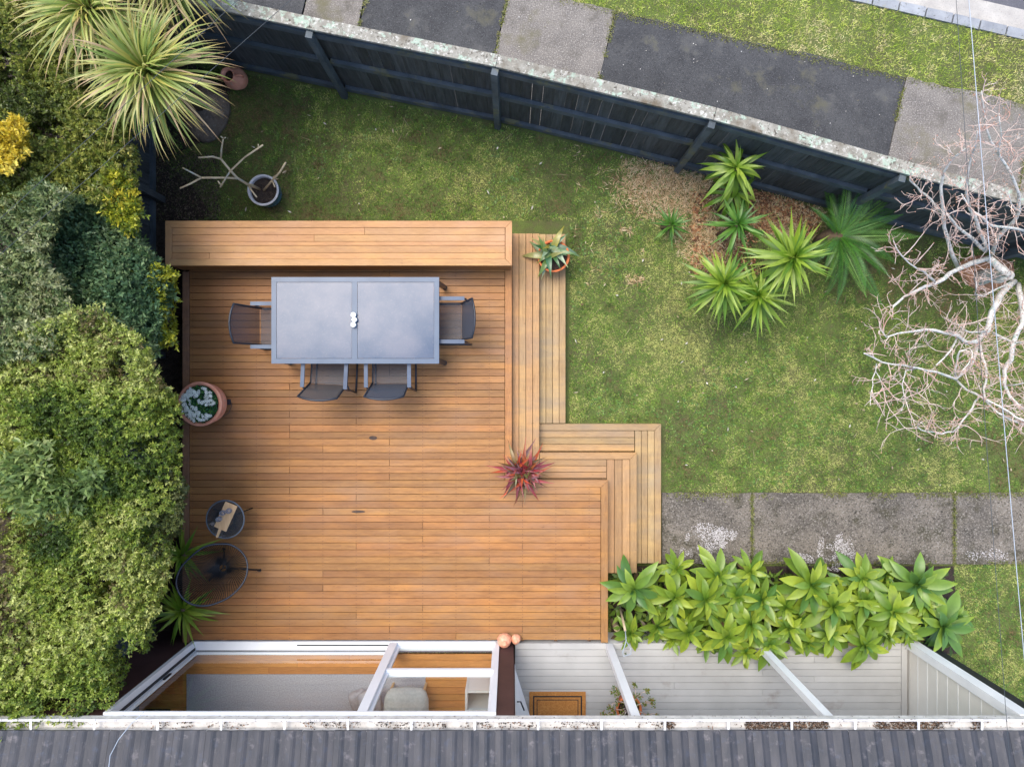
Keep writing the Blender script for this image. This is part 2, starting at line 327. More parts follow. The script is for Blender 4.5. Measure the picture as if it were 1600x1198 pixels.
M['debris'] = m_tint('dry_litter', .9, .1)
M['agave'] = m_leaf('agave_leaf', [srgb(98, 132, 44)[:3], srgb(128, 156, 48)[:3], srgb(166, 184, 62)[:3], srgb(84, 126, 56)[:3], srgb(144, 168, 52)[:3]], .38, .22)
M['agave_blue'] = m_leaf('blue_agave_leaf', [srgb(78, 120, 62)[:3], srgb(106, 144, 58)[:3], srgb(138, 166, 64)[:3]], .38, .2)
M['yucca'] = m_leaf('yucca_leaf', [srgb(98, 140, 40)[:3], srgb(140, 170, 52)[:3], srgb(170, 192, 78)[:3], srgb(82, 128, 44)[:3]], .4, .25)
M['yucca_dark'] = m_leaf('dark_yucca_leaf', [srgb(60, 110, 40)[:3], srgb(96, 144, 56)[:3], srgb(120, 160, 66)[:3]], .4, .22)
M['brom'] = m_leaf('bromeliad_leaf', [srgb(60, 108, 70)[:3], srgb(130, 150, 66)[:3], srgb(150, 172, 150)[:3], srgb(176, 160, 60)[:3], srgb(84, 128, 120)[:3]], .3, .15)
M['brom_red'] = m_leaf('red_bromeliad_leaf', [srgb(150, 44, 50)[:3], srgb(176, 92, 92)[:3], srgb(90, 34, 54)[:3], srgb(84, 96, 48)[:3], srgb(206, 84, 46)[:3], srgb(110, 120, 66)[:3], srgb(150, 100, 116)[:3]], .35, .2)
M['dead'] = m_leaf('withered_leaf', [srgb(150, 130, 84)[:3], srgb(176, 160, 104)[:3], srgb(120, 98, 66)[:3]], .8, .1)
def ground_mat():
    t = NT('lawn_ground'); w = t.coord('world'); n1 = t.noise(w, .8, 5, .6); n2 = t.noise(w, 9, 5, .7); n3 = t.noise(w, 55, 4, .7)
    c = t.ramp(n1, [(.35, srgb(84, 86, 50)[:3]), (.5, srgb(88, 104, 46)[:3]), (.68, srgb(104, 120, 54)[:3])])
    c = t.mix(t.ramp(n2, [(.45, (0,)*3), (.65, (.6,)*3)]), c, srgb(92, 82, 60))
    c = t.mix(t.ramp(n3, [(.4, (0,)*3), (.7, (.6,)*3)]), c, srgb(62, 66, 36))
    return t.setb(c, .95, n3, .6, .02)
M['lawn'] = ground_mat()

# ------------------------------------------------------------------ plank and leaf builders
def plank(name, parent, pts, zt, th, mat, along='x'):
    """board with the outline pts (world xy, counter-clockwise), its length along local x"""
    a = np.array(pts, dtype=float); c = a.mean(axis=0); q = a-c
    if along == 'y': q = np.stack([q[:, 1], -q[:, 0]], axis=1)      # rotate by -90, object turns +90
    k = len(q); inset = q-np.sign(q)*.0025
    v = [(x, y, -th) for x, y in q]+[(x, y, -.0025) for x, y in q]+[(x, y, 0) for x, y in inset]
    f = [tuple(reversed(range(k)))]
    for r in range(2):
        for i in range(k): j = (i+1) % k; f.append((r*k+i, r*k+j, (r+1)*k+j, (r+1)*k+i))
    f.append(tuple(2*k+i for i in range(k)))
    me = bpy.data.meshes.new(name); me.from_pydata(v, [], f); me.materials.append(mat)
    L = wloc(parent)
    return link(name, me, parent, (c[0]-L.x, c[1]-L.y, zt-L.z), (0, 0, R(90) if along == 'y' else 0))
def rect(x0, x1, y0, y1): return [(x0, y0), (x1, y0), (x1, y1), (x0, y1)]

def strap_mesh(name, mat, length, width, seg=6, droop=.0, fold=.25, belly=.5, tipc=None, basec=(.8, .9, .7), twist=0, midc=(1, 1, 1)):
    """one leaf along +x, curling down towards its tip, folded along its midrib"""
    v = []; f = []; col = []
    ang = 0; x = 0; z = 0
    for i in range(seg+1):
        t = i/seg
        w = width*np.interp(t, (0, .12, .3, .5, .65, .8, .92, 1), (.42, .5, .82, 1, .93, .62, .26, .0)) if belly == .62 else width*(max(0, (math.sin(math.pi*min(1, (t*.92+.08))**belly))))*(1-t**4) if belly < 1.5 else width*(1-t)**.8
        w = max(w, .0012)
        if i: ang -= droop/seg; x += length/seg*math.cos(ang); z += length/seg*math.sin(ang)
        tw = twist*t
        for s in (-1, 0, 1):
            v.append((x, s*w/2*math.cos(tw), z+abs(s)*w/2*fold+s*w/2*math.sin(tw)))
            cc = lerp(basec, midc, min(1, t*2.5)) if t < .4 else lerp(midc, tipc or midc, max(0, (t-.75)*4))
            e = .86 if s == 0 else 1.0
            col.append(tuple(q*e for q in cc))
        if i:
            b = (i-1)*3
            f += [(b, b+3, b+4, b+1), (b+1, b+4, b+5, b+2)]
    return np_mesh(name, np.array(v), np.array(f), mat, np.array(col), True)

def rosette(parent, meshes, n, emin, emax, smin, smax, z0=0, zspan=.1, name='leaf', az0=None, elpow=1.0, tilt=None, jit=.25):
    """leaves set round a stem by the golden angle, the inner ones upright and short"""
    az = random.random()*6.28 if az0 is None else az0
    for i in range(n):
        t = i/(n-1) if n > 1 else 0     # 0 outer (low), 1 inner
        el = emin+(emax-emin)*t**elpow+random.uniform(-6, 6)
        a = az+i*2.39996+random.uniform(-jit, jit)
        s = (smax+(smin-smax)*t**1.3)*random.uniform(.88, 1.12)
        m = Matrix.Rotation(a, 4, 'Z') @ Matrix.Rotation(-R(el), 4, 'Y') @ Matrix.Rotation(random.uniform(-.25, .25), 4, 'X')
        if tilt is not None: m = tilt @ m
        e = m.to_euler()
        link(name, random.choice(meshes), parent, (0, 0, z0+zspan*t), e, (s, s*random.uniform(.9, 1.1), s))

def leaf_cloud(pos, dirs, nrm, L, Wd, col, mat, name):
    """rhombic folded leaves: pos base (N,3), dirs unit (N,3), nrm approx normals"""
    side = np.cross(dirs, nrm); side /= np.linalg.norm(side, axis=1, keepdims=True)+1e-9
    up = np.cross(side, dirs)
    L = L[:, None]; Wd = Wd[:, None]
    b = pos; m = pos+dirs*L*.45; tip = pos+dirs*L-up*L*.12
    l = m+side*Wd*.5+up*Wd*.18; r = m-side*Wd*.5+up*Wd*.18
    V = np.stack([b, r, tip, l], axis=1).reshape(-1, 3)
    F = np.arange(len(pos)*4).reshape(-1, 4)
    return np_mesh(name, V, F, mat, np.repeat(col, 4, axis=0))

def unit(a): return a/(np.linalg.norm(a, axis=1, keepdims=True)+1e-9)
def in_poly(x, y, poly):
    inside = np.zeros(len(x), dtype=bool); n = len(poly); j = n-1
    for i in range(n):
        xi, yi = poly[i]; xj, yj = poly[j]
        c = ((yi > y) != (yj > y)) & (x < (xj-xi)*(y-yi)/(yj-yi+1e-12)+xi); inside ^= c; j = i
    return inside
PAL = {}
def pal(name, *cols): PAL[name] = np.array([srgb(*c)[:3] for c in cols])

def shrub(name, label, cat, poly, zmean, zvar, nsprig, leafL, leafW, palette, depth=.55, per=9, lump=1.3, seed=0, spread=.6, group=None, fall=None, trunk=None, dark_gap=.42, extra=None):
    """a crown of leafy sprigs standing over the outline poly (survey px at height zmean)"""
    rng = np.random.default_rng(50+seed)
    pw = np.array([P(x, y, zmean)[:2] for x, y in poly]); x0, y0 = pw.min(axis=0); x1, y1 = pw.max(axis=0)
    n = nsprig*3; xs = rng.uniform(x0, x1, n); ys = rng.uniform(y0, y1, n)
    jx = xs+(fbm(xs, ys, 3.1, seed+7)-.5)*.35; jy = ys+(fbm(xs, ys, 3.1, seed+17)-.5)*.35
    k = in_poly(jx, jy, pw); xs = xs[k]; ys = ys[k]; jx = jx[k]-xs; jy = jy[k]-ys
    h = fbm(xs, ys, lump, seed, 3); gap = fbm(xs, ys, 2.2, seed+31, 2)
    keep = gap+rng.uniform(-.06, .06, len(xs)) > dark_gap*.8
    # sprigs sit on a lumpy surface, some deeper inside
    d = rng.random(len(xs))**1.8*depth
    zs = zmean+(h-.5)*2*zvar-d
    if fall is not None: zs -= fall(xs, ys)
    zs = np.where(keep, zs, zs-.7)
    # the crown is undercut: lower sprigs stand farther in
    q = (CAM_H-zmean)/(CAM_H-zs); k = in_poly((xs+jx)*q, (ys+jy)*q, pw); xs = xs[k]; ys = ys[k]; zs = zs[k]; h = h[k]; d = d[k]
    xs = xs[:nsprig]; ys = ys[:nsprig]; zs = zs[:nsprig]; h = h[:nsprig]; d = d[:nsprig]
    e = .06
    gx = (fbm(xs+e, ys, lump, seed, 3)-fbm(xs-e, ys, lump, seed, 3))/(2*e)*2*zvar
    gy = (fbm(xs, ys+e, lump, seed, 3)-fbm(xs, ys-e, lump, seed, 3))/(2*e)*2*zvar
    out = unit(np.stack([-gx, -gy, np.ones(len(xs))*1.2], axis=1)+rng.normal(0, .38, (len(xs), 3)))
    N = len(xs); base = np.stack([xs, ys, zs], axis=1)
    slen = leafL*rng.uniform(1.2, 2.4, N)*np.where(rng.random(N) < .03, 2.3, 1.0)
    idx = np.repeat(np.arange(N), per); t = np.tile(np.linspace(.1, 1, per), N)
    az = np.tile(np.arange(per)*2.4, N)+np.repeat(rng.random(N)*6.28, per)
    o = out[idx]; a1 = unit(np.cross(o, np.array([[.3, .9, .2]]))); a2 = np.cross(o, a1)
    rad = a1*np.cos(az)[:, None]+a2*np.sin(az)[:, None]
    pos = base[idx]+o*(slen[idx]*t)[:, None]
    dirs = unit(rad*(1.15-.75*t)[:, None]+o*(.25+.7*t)[:, None]+rng.normal(0, .2, (N*per, 3)))
    nrm = unit(o+rng.normal(0, .25, (N*per, 3)))
    nn = N*per
    cc = PAL[palette]; ci = rng.integers(0, len(cc), N); mixv = fbm(xs, ys, 1.7, seed+60)
    ci = np.clip((mixv*1.5-.25)*len(cc)+rng.normal(0, .8, N), 0, len(cc)-1).astype(int)
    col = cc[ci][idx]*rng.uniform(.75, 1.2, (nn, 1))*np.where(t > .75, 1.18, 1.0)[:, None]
    if extra is not None: col = extra(pos, col, rng)
    L = leafL*rng.uniform(.7, 1.2, nn); Wd = leafW*rng.uniform(.75, 1.2, nn)
    cx, cy = pw.mean(axis=0) if trunk is None else trunk
    root = thing(name, (cx, cy, 0), label, cat, group)
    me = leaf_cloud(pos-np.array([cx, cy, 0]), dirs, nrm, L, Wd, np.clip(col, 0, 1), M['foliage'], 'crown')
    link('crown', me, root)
    b = MB(); b.tube([(cx, cy, 0), (cx+.04, cy-.03, zmean*.35), (cx, cy, zmean*.6)], [.09, .07, .05], 8); b.build('trunk', M['bark'], root, True)
    b = MB()
    for q in range(26):
        i = int(rng.integers(0, N)); p = base[i]; a = Vector((cx, cy, zmean*.5)); e2 = Vector(p)-Vector((0, 0, .12)); mid = a.lerp(e2, .5)+Vector((0, 0, -.12))
        b.tube([a, mid, e2], [.03, .018, .006], 5)
    b.build('branch', M['bark'], root, True, kind='stuff')
    return root

# ================================================================== GROUND AND STREET
tag(MB().quadbox([(-90, -90, -.6), (90, -90, -.6), (90, 90, -.6), (-90, 90, -.6)], [(-90, -90, -.30), (90, -90, -.30), (90, 90, -.30), (-90, 90, -.30)]).build('ground', M['road']), kind='structure')
def off_line(pts, d):
    """polyline moved sideways by d (positive: away from the garden, towards the street)"""
    out = []
    for i, p in enumerate(pts):
        a = pts[max(0, i-1)]; b = pts[min(len(pts)-1, i+1)]; t = (b-a).normalized(); out.append(p+Vector((-t.y, t.x, 0))*d)
    return out
FB = [P(*p) for p in ((60, 46), (290, 92), (540, 146), (779, 194), (1058, 262), (1303, 331), (1560, 398), (1800, 458), (2300, 590))]
def edge_y(x, pts):
    for a, b in zip(pts, pts[1:]):
        if a.x <= x <= b.x: return a.y+(b.y-a.y)*(x-a.x)/(b.x-a.x)
    return pts[0].y if x < pts[0].x else pts[-1].y
# lawn block: garden ground up to the fence, the verge beyond the footpath
tag(MB().quadbox([(-30, -30, -.5), (30, -30, -.5), (30, 30, -.5), (-30, 30, -.5)][:0] or [(-12, -12, -.29), (13.5, -12, -.29), (13.5, 1.1, -.29), (4.56, 2.72, -.29), (-.2, 3.86, -.29), (-12, 6.3, -.29)],
                 [(-12, -12, 0), (13.5, -12, 0), (13.5, 1.1, 0), (4.56, 2.72, 0), (-.2, 3.86, 0), (-12, 6.3, 0)]).build('lawn', M['lawn']), kind='structure')
# footpath: direction of the street
sdir = (P(1410, 120)-P(945, 14)).normalized(); sper = Vector((-sdir.y, sdir.x, 0))
V0 = P(945, 14)
def st(u, w, z=0): p = V0+sdir*u+sper*w; return Vector((p.x, p.y, z))
def s_of(px, py): q = P(px, py)-V0; return q.dot(sdir), q.dot(sper)
path = thing('footpath', st(0, -1), kind='structure')
FW = -2.6
jo = [(-9.0, 'asphalt'), (-7.0, 'asphalt'), (s_of(475, 15)[0], 'concrete'), (s_of(566, 20)[0], 'asphalt'), (s_of(784, 40)[0], 'concrete'), (s_of(948, 75)[0], 'asphalt'), (s_of(1402, 180)[0], 'concrete'), (s_of(1606, 225)[0], 'concrete'), (9.5, 'asphalt'), (13, None)]
def jag(p0, p1, n, amp):
    out = []
    for i in range(n+1):
        t = i/n; p = p0.lerp(p1, t); a = amp if 0 < i < n else 0; out.append((p.x+random.uniform(-a, a), p.y+random.uniform(-a, a)))
    return out
for (u0, k), (u1, _) in zip(jo, jo[1:]):
    g = .008; c, d = st(u1-g, 0), st(u0+g, 0)
    def inner(u):
        w = FW
        for _ in range(60):
            p = st(u, w)
            if p.y < edge_y(p.x, FB)+.02: w += .04
        return st(u, w)
    a, b = inner(u0+g), inner(u1-g)
    pts = jag(a, b, 2, 0)[:-1]+jag(b, c, 5, .012)[:-1]+jag(c, d, 14, .022)[:-1]+jag(d, a, 5, .012)[:-1]
    zz = .012+(0 if k == 'asphalt' else .006)
    MB().quadbox([(x, y, -.28) for x, y in pts], [(x, y, zz) for x, y in pts]).build('slab', M[k], path)
# moss strip at the foot of the fence on the street side
# verge
VW = s_of(1440, 28)[1]
tag(MB().quadbox([tuple(st(-9, 0, -.29)), tuple(st(13, 0, -.29)), tuple(st(13, VW, -.29)), tuple(st(-9, VW, -.29))], [tuple(st(-9, 0, .0)), tuple(st(13, 0, .0)), tuple(st(13, VW, .0)), tuple(st(-9, VW, .0))]).build('verge', M['lawn']), kind='structure')
# kerb of single blocks, channel and road
kerb = thing('kerb', st(3, VW), kind='structure')
u = -8.6
while u < 12:
    l = .385+random.uniform(-.01, .01)
    pts = [st(u, VW+.012), st(u+l-.022, VW+.012), st(u+l-.022, VW+.15), st(u, VW+.15)]
    cxy = st(u+l/2, VW+.08)
    me = MB().quadbox([(p.x-cxy.x, p.y-cxy.y, -.28) for p in pts], [(p.x-cxy.x, p.y-cxy.y, .02+random.uniform(-.004, .004)) for p in pts]).mesh('kerb_block', M['kerb'])
    L = wloc(kerb); link('kerb_block', me, kerb, (cxy.x-L.x, cxy.y-L.y, 0)); u += l
def ribbon(name, u0, u1, w0, w1, z0, z1, m):
    return tag(MB().quadbox([tuple(st(u0, w0, z0)), tuple(st(u1, w0, z0)), tuple(st(u1, w1, z0)), tuple(st(u0, w1, z0))], [tuple(st(u0, w0, z1)), tuple(st(u1, w0, z1)), tuple(st(u1, w1, z1)), tuple(st(u0, w1, z1))]).build(name, m), kind='structure')
ribbon('channel', -9, 13, VW+.155, VW+.50, -.28, -.10, M['channel'])
ribbon('road', -40, 40, VW+.50, VW+8, -.28, -.11, M['road'])

# garden path of three concrete slabs
gp = thing('garden_path', P(1300, 824), kind='structure')
xs_ = [1033, 1174, 1489, 1810, 2130]
for a, b in zip(xs_, xs_[1:]):
    p, q = P(a, 880), P(b, 769)
    pts = jag(Vector((p.x+.006, p.y, 0)), Vector((q.x-.006, p.y, 0)), 8, .008)[:-1]+[(q.x-.006, p.y)]+jag(Vector((q.x-.006, q.y, 0)), Vector((p.x+.006, q.y, 0)), 10, .012)
    cxy = ((p.x+q.x)/2, (p.y+q.y)/2); L = wloc(gp)
    me = MB().quadbox([(x-cxy[0], y-cxy[1], -.1) for x, y in pts], [(x-cxy[0], y-cxy[1], .03) for x, y in pts]).mesh('slab', M['path'])
    link('slab', me, gp, (cxy[0]-L.x, cxy[1]-L.y, 0))
# white lichen crusts on the path: thousands of flecks
def flecks(name, centers, n, rad, size, z, cols, mat, parent=None):
    pp = []; 
    for (px, py, rx, ry, w) in centers:
        k = int(n*w); a = RNG.uniform(0, 6.28, k); r = np.sqrt(RNG.random(k)); c = P(px, py)
        x = c.x+np.cos(a)*r*rx*.0091; y = c.y+np.sin(a)*r*ry*.0091
        keep = fbm(x, y, 6, 90)+RNG.uniform(-.12, .12, k) > .40+.22*r
        pp.append(np.stack([x[keep], y[keep]], axis=1))
    q = np.concatenate(pp); k = len(q); s = RNG.uniform(.5, 1.5, k)*size; a0 = RNG.uniform(0, 6.28, k)
    V = np.stack([np.stack([q[:, 0]+np.cos(a0+j*1.5708)*s, q[:, 1]+np.sin(a0+j*1.5708)*s*.8, np.full(k, z)+RNG.random(k)*.003], axis=1) for j in range(4)], axis=1)
    cc = np.array(cols)[RNG.integers(0, len(cols), k)]*RNG.uniform(.85, 1.1, (k, 1))
    return link(name, np_mesh(name, V.reshape(-1, 3), np.arange(k*4).reshape(-1, 4), mat, np.clip(np.repeat(cc, 4, axis=0), 0, 1)), parent, kind='stuff')
o = flecks('lichen', [(1100, 850, 32, 36, .8), (1135, 838, 22, 18, .4), (1305, 858, 30, 34, .9), (1075, 862, 14, 16, .2), (1250, 875, 20, 12, .2), (1540, 865, 60, 14, .3)], 2600, 1, .0065, .032,
           [srgb(212, 208, 208)[:3], srgb(190, 186, 184)[:3], srgb(160, 156, 150)[:3]], M['debris'])
tag(o, 'white lichen crusts on the concrete garden path', 'lichen', kind='stuff')

# soil beds
bed = thing('soil_bed', P(1240, 960), kind='structure')
MB().quadbox([tuple(P(955, 1020)+Vector((0, 0, 0))), tuple(P(1500, 1020)), tuple(P(1490, 884)), tuple(P(955, 884))], [tuple(P(955, 1020)+Vector((0, 0, .02))), tuple(P(1490, 1020)+Vector((0, 0, .02))), tuple(P(1480, 886)+Vector((0, 0, .02))), tuple(P(955, 886)+Vector((0, 0, .02)))]).build('soil', M['soil'], bed)
pts = [P(x, y) for x, y in ((-700, 1150), (290, 1150), (290, 350), (330, 335), (300, 290), (255, 250), (330, 215), (365, 130), (300, 100), (-700, -90))]
MB().quadbox([(p.x, p.y, 0) for p in pts], [(p.x, p.y, .012) for p in pts]).build('soil', M['soil'], bed)

# ------------------------------------------------------------------ masks of the lawn (survey px)
def to_px(x, y): return 800+x*110, 599-y*110
EXCL = [[(255, 345), (890, 345), (890, 660), (1040, 660), (1040, 900), (285, 1010)], [(1030, 769), (2000, 769), (2000, 881), (1030, 881)], [(955, 881), (1490, 881), (1490, 1025), (955, 1025)],
        [(-900, 1170), (285, 1170), (285, 345), (240, 250), (300, 90), (-900, -100)]]
def lawn_keep(x, y):
    px, py = to_px(x, y); k = np.ones(len(x), dtype=bool)
    for e in EXCL: k &= ~in_poly(px, py, e)
    fy = np.interp(x, [p.x for p in FB], [p.y for p in FB]); k &= y < fy-.02
    return k
def bare(x, y):
    """0 grass .. 1 bare: mossy, worn patches and the straw patch by the fence"""
    px, py = to_px(x, y)
    b = np.clip((fbm(x, y, 1.5, 5, 3)-.56)*5, 0, 1)*.34+np.clip((fbm(x, y, 7, 15, 3)-.6)*7, 0, 1)*.5
    s = np.exp(-(((px-1050)/105)**2+((py-290)/62)**2)**1.5); s2 = np.exp(-(((px-1230)/70)**2+((py-330)/50)**2)**1.5); s3 = np.exp(-(((px-1110)/60)**2+((py-370)/60)**2)**1.5)
    s4 = np.exp(-(((px-300)/45)**2+((py-310)/45)**2)**2)
    return np.clip(np.maximum.reduce([b, s*1.05, s2*1.1, s3, s4]), 0, 1)
def grass(name, label, n, x0, x1, y0, y1, keepf, pal_cols, L0, L1, W, seed, barefn=None, tone_shift=None, z=.0):
    rng = np.random.default_rng(seed); x = rng.uniform(x0, x1, n); y = rng.uniform(y0, y1, n); k = keepf(x, y); x = x[k]; y = y[k]
    if barefn is not None:
        bb = barefn(x, y); k = rng.random(len(x)) > bb*.97; x = x[k]; y = y[k]
    n = len(x); az = rng.uniform(0, 6.28, n); el = rng.uniform(.15, 1.1, n); L = rng.uniform(L0, L1, n)*(.35+.7*fbm(x, y, 2.2, seed)+.75*np.clip(vnoise(x, y, 14, seed+40)*2-.6, 0, 1)); w = W*rng.uniform(.6, 1.4, n)
    d = np.stack([np.cos(az)*np.cos(el), np.sin(az)*np.cos(el), np.sin(el)], axis=1); s = np.stack([-np.sin(az), np.cos(az), np.zeros(n)], axis=1)
    b = np.stack([x, y, np.full(n, z)], axis=1)
    V = np.stack([b-s*w[:, None]/2, b+s*w[:, None]/2, b+d*L[:, None]], axis=1)
    cc = np.array(pal_cols); m = fbm(x, y, 1.1, seed+3, 4); m2 = fbm(x, y, 7, seed+9, 3)
    v = (m*.5+m2*.5-.5)*2.9+.5
    if tone_shift is not None: v = v+tone_shift(x, y)
    v = v*(len(cc)-1)+rng.normal(0, 1.15, n); ci = np.clip(np.round(v), 0, len(cc)-1).astype(int)
    col = cc[ci]*rng.uniform(.62, 1.42, (n, 1))*(.78+.5*vnoise(x, y, 24, seed+50))[:, None]
    o = link(name, np_mesh(name, V.reshape(-1, 3), np.arange(n*3).reshape(-1, 3), M['blades'], np.clip(np.repeat(col, 3, axis=0), 0, 1)))
    return tag(o, label, 'grass', kind='stuff')
g_l = [srgb(*c)[:3] for c in ((124, 104, 72), (88, 96, 50), (82, 116, 46), (104, 138, 52), (134, 158, 64), (178, 180, 108))]
g_v = [srgb(*c)[:3] for c in ((120, 144, 46), (150, 172, 58), (172, 190, 78), (192, 200, 100), (210, 206, 130), (220, 206, 156))]
def tone_shift(x, y):
    px, py = to_px(x, y)
    return (.34*np.exp(-((px-1020)/190)**2-((py-480)/120)**2)+.12*np.exp(-((px-1250)/330)**2-((py-620)/110)**2)-.22*np.exp(-((px-1350)/150)**2-((py-470)/60)**2)-.16*np.exp(-((px-420)/170)**2-((py-220)/110)**2)
            -.25*np.exp(-((px-1440)/110)**2-((py-415)/40)**2)+.02)
grass('grass', 'short mossy lawn grass around the timber deck', 900000, -5.2, 8.6, -5.6, 4.9, lawn_keep, g_l, .018, .048, .0075, 3, bare, tone_shift)
k = 16000; xx = RNG.uniform(-5, 8.5, k); yy = RNG.uniform(-5.4, 4.8, k); kk = lawn_keep(xx, yy) & (fbm(xx, yy, 1.3, 77, 3)+.5*fbm(xx, yy, 9, 78) > .80); xx = xx[kk]; yy = yy[kk]; per = 5; k = len(xx)
X = np.repeat(xx, per)+RNG.normal(0, .008, k*per); Y = np.repeat(yy, per)+RNG.normal(0, .008, k*per); a_ = np.tile(np.arange(per)*1.2566, k)+np.repeat(RNG.random(k)*6.28, per)
dr = unit(np.stack([np.cos(a_), np.sin(a_), RNG.uniform(.05, .5, k*per)], axis=1)); wc = np.array([srgb(*c)[:3] for c in ((88, 132, 52), (108, 150, 60), (74, 112, 50), (134, 164, 80))])
tag(link('weeds', leaf_cloud(np.stack([X, Y, np.full(k*per, .012)], axis=1), dr, np.tile([[0, 0, 1.]], (k*per, 1)), RNG.uniform(.012, .034, k*per), RNG.uniform(.008, .016, k*per), wc[RNG.integers(0, 4, k*per)]*RNG.uniform(.75, 1.25, (k*per, 1)), M['foliage'], 'weeds')), 'small clover-like weeds scattered through the lawn', 'weeds', kind='stuff')
def verge_keep(x, y):
    q = np.stack([x-V0.x, y-V0.y], axis=1); w = q @ np.array([sper.x, sper.y]); return (w > -.03+.05*(fbm(x, y, 5, 2)-.4)) & (w < VW+.03*fbm(x, y, 6, 4))
grass('grass', 'bright dry-tipped grass on the street verge beyond the footpath', 150000, -2.2, 9.5, 2.5, 7.5, verge_keep, g_v, .02, .06, .007, 4)
def moss_keep(x, y):
    px, py = to_px(x, y); l = 258+(px-1425)*.41; d = l-py
    return ((px > 1418) & (d > -60) & (d < 3+16*(fbm(x, y, 3, 8)-.5)+6) & (fbm(x, y, 4, 22) > .36)) | ((px > 1000) & (px <= 1418) & (np.abs(py-(150+(px-1000)*.27)) < 9) & (fbm(x, y, 2.2, 23) > .62))
g_m = [srgb(*c)[:3] for c in ((96, 104, 40), (122, 128, 44), (140, 146, 60))]
tag(grass('moss', 'green moss strip on the footpath along the back of the fence', 50000, 0, 9.2, 1, 5, moss_keep, g_m, .008, .02, .007, 6, z=.02), cat='moss')

jx_, jy_ = [], []
for (u0, k) in jo[2:-1]:
    n = 900; w_ = RNG.uniform(-1.5, 0, n); u_ = u0+RNG.normal(0, .018, n); p = np.array([V0.x, V0.y])+u_[:, None]*np.array([sdir.x, sdir.y])+w_[:, None]*np.array([sper.x, sper.y])
    kk = fbm(p[:, 0], p[:, 1], 4, 61) > .54; jx_.append(p[kk, 0]); jy_.append(p[kk, 1])
n = 5000; w_ = -np.abs(RNG.normal(0, .05, n)); u_ = RNG.uniform(-8, 9, n); p = np.array([V0.x, V0.y])+u_[:, None]*np.array([sdir.x, sdir.y])+w_[:, None]*np.array([sper.x, sper.y]); jx_.append(p[:, 0]); jy_.append(p[:, 1])
for px in (1174, 1489):
    n = 500; x = P(px, 0).x+RNG.normal(0, .012, n); y = RNG.uniform(P(0, 880).y, P(0, 769).y, n); jx_.append(x); jy_.append(y)
n = 4500; x = RNG.uniform(P(1035, 0).x, P(1900, 0).x, n); y = np.where(RNG.random(n) < .6, P(0, 769).y-np.abs(RNG.normal(0, .04, n)), P(0, 880).y+np.abs(RNG.normal(0, .03, n))); kk = fbm(x, y, 3, 66) > .45; jx_.append(x[kk]); jy_.append(y[kk])
xx = np.concatenate(jx_); yy = np.concatenate(jy_); k = len(xx); dr = unit(np.stack([RNG.normal(0, 1, k), RNG.normal(0, 1, k), RNG.uniform(.1, .9, k)], axis=1))
wc = np.array([srgb(*c)[:3] for c in ((120, 126, 56), (98, 112, 48), (140, 140, 74), (84, 80, 54))])
tag(link('joint_moss', leaf_cloud(np.stack([xx, yy, np.full(k, .014)+.02*(yy < 0)], axis=1), dr, np.tile([[0, 0, 1.]], (k, 1)), RNG.uniform(.012, .04, k), RNG.uniform(.006, .014, k), wc[RNG.integers(0, 4, k)], M['foliage'], 'joint_moss')), 'moss and small weeds in the joints and edges of the paving', 'moss', kind='stuff')
# ================================================================== FENCES
def fence_label(): return 'long dark blue-black paling fence with a lichen-covered cap between lawn and footpath'
fence = thing('paling_fence', FB[3], fence_label(), 'fence')
FH = 1.80
pal_me = MB().bb(-.068, .068, -.010, .010, 0, 1).mesh('paling', M['fence'])
for a, b in zip(FB, FB[1:]):
    d = (b-a); L = d.length; t = d.normalized(); nrm = Vector((-t.y, t.x, 0)); ang = math.atan2(t.y, t.x); F0 = wloc(fence)
    n = max(1, int(round(L/.145)))
    if a.x > 8.8: continue
    for i in range(n):
        p = a+t*(L*(i+.5)/n)+nrm*.065
        link('paling', pal_me, fence, (p.x-F0.x, p.y-F0.y, .04+random.uniform(-.01, .01)), (0, 0, ang+random.uniform(-.004, .004)), (L/n/.145*random.choice((1.05, 1.06, 1.04, 1.045, .99, .975)), 1, FH-.08))
    for z, w, h in ((.12, .05, .10), (.93, .05, .10), (1.64, .05, .10)):
        MB().bar(a+nrm*.028+Vector((0, 0, z))+t*.03, b+nrm*.028+Vector((0, 0, z))-t*.03, w, h).build('rail', M['rail'], fence)
    c0 = a+nrm*.075+t*.002; c1 = b+nrm*.075-t*.003
    MB().bar(c0+Vector((0, 0, FH-.01)), c1+Vector((0, 0, FH-.01)), .145, .035).build('cap', M['cap'], fence)
    MB().bar(a+nrm*.028+Vector((0, 0, 1.755))+t*.02, b+nrm*.028+Vector((0, 0, 1.755))-t*.02, .03, .05).build('rail', M['rail'], fence)
for p, nx in ((FB[1], FB[2]), (FB[2], FB[3]), (FB[3], FB[4]), (FB[4], FB[5]), (FB[5], FB[6]), (FB[6], FB[7]), (FB[7], FB[8])):
    t = (nx-p).normalized(); nrm = Vector((-t.y, t.x, 0))
    q = p-nrm*.045
    MB().bar(q+Vector((0, 0, -.02)), q+Vector((0, 0, 1.775)), .08, .08, (t.x, t.y, 0)).build('post', M['rail'], fence)
# side fence to the neighbour, along the hedge
SF = P(247, 0, 0).x
sfe = thing('side_fence', (SF, -1, 0), 'black stained side fence behind the tall hedge left of the deck', 'fence')
y = -5.0
while y < 4.35:
    link('paling', pal_me, sfe, (-.03, y+1, .02), (0, 0, R(90)), (1, 1, 1.68)); y += .145
for z in (.15, .9, 1.6): MB().bar((SF, -5, z), (SF, 4.4, z), .045, .09).build('rail', M['rail'], sfe)
for y in (-4, -1.8, .4, 2.6, 4.3): MB().bb(SF+.023, SF+.113, y-.045, y+.045, 0, 1.72).build('post', M['fence'], sfe)

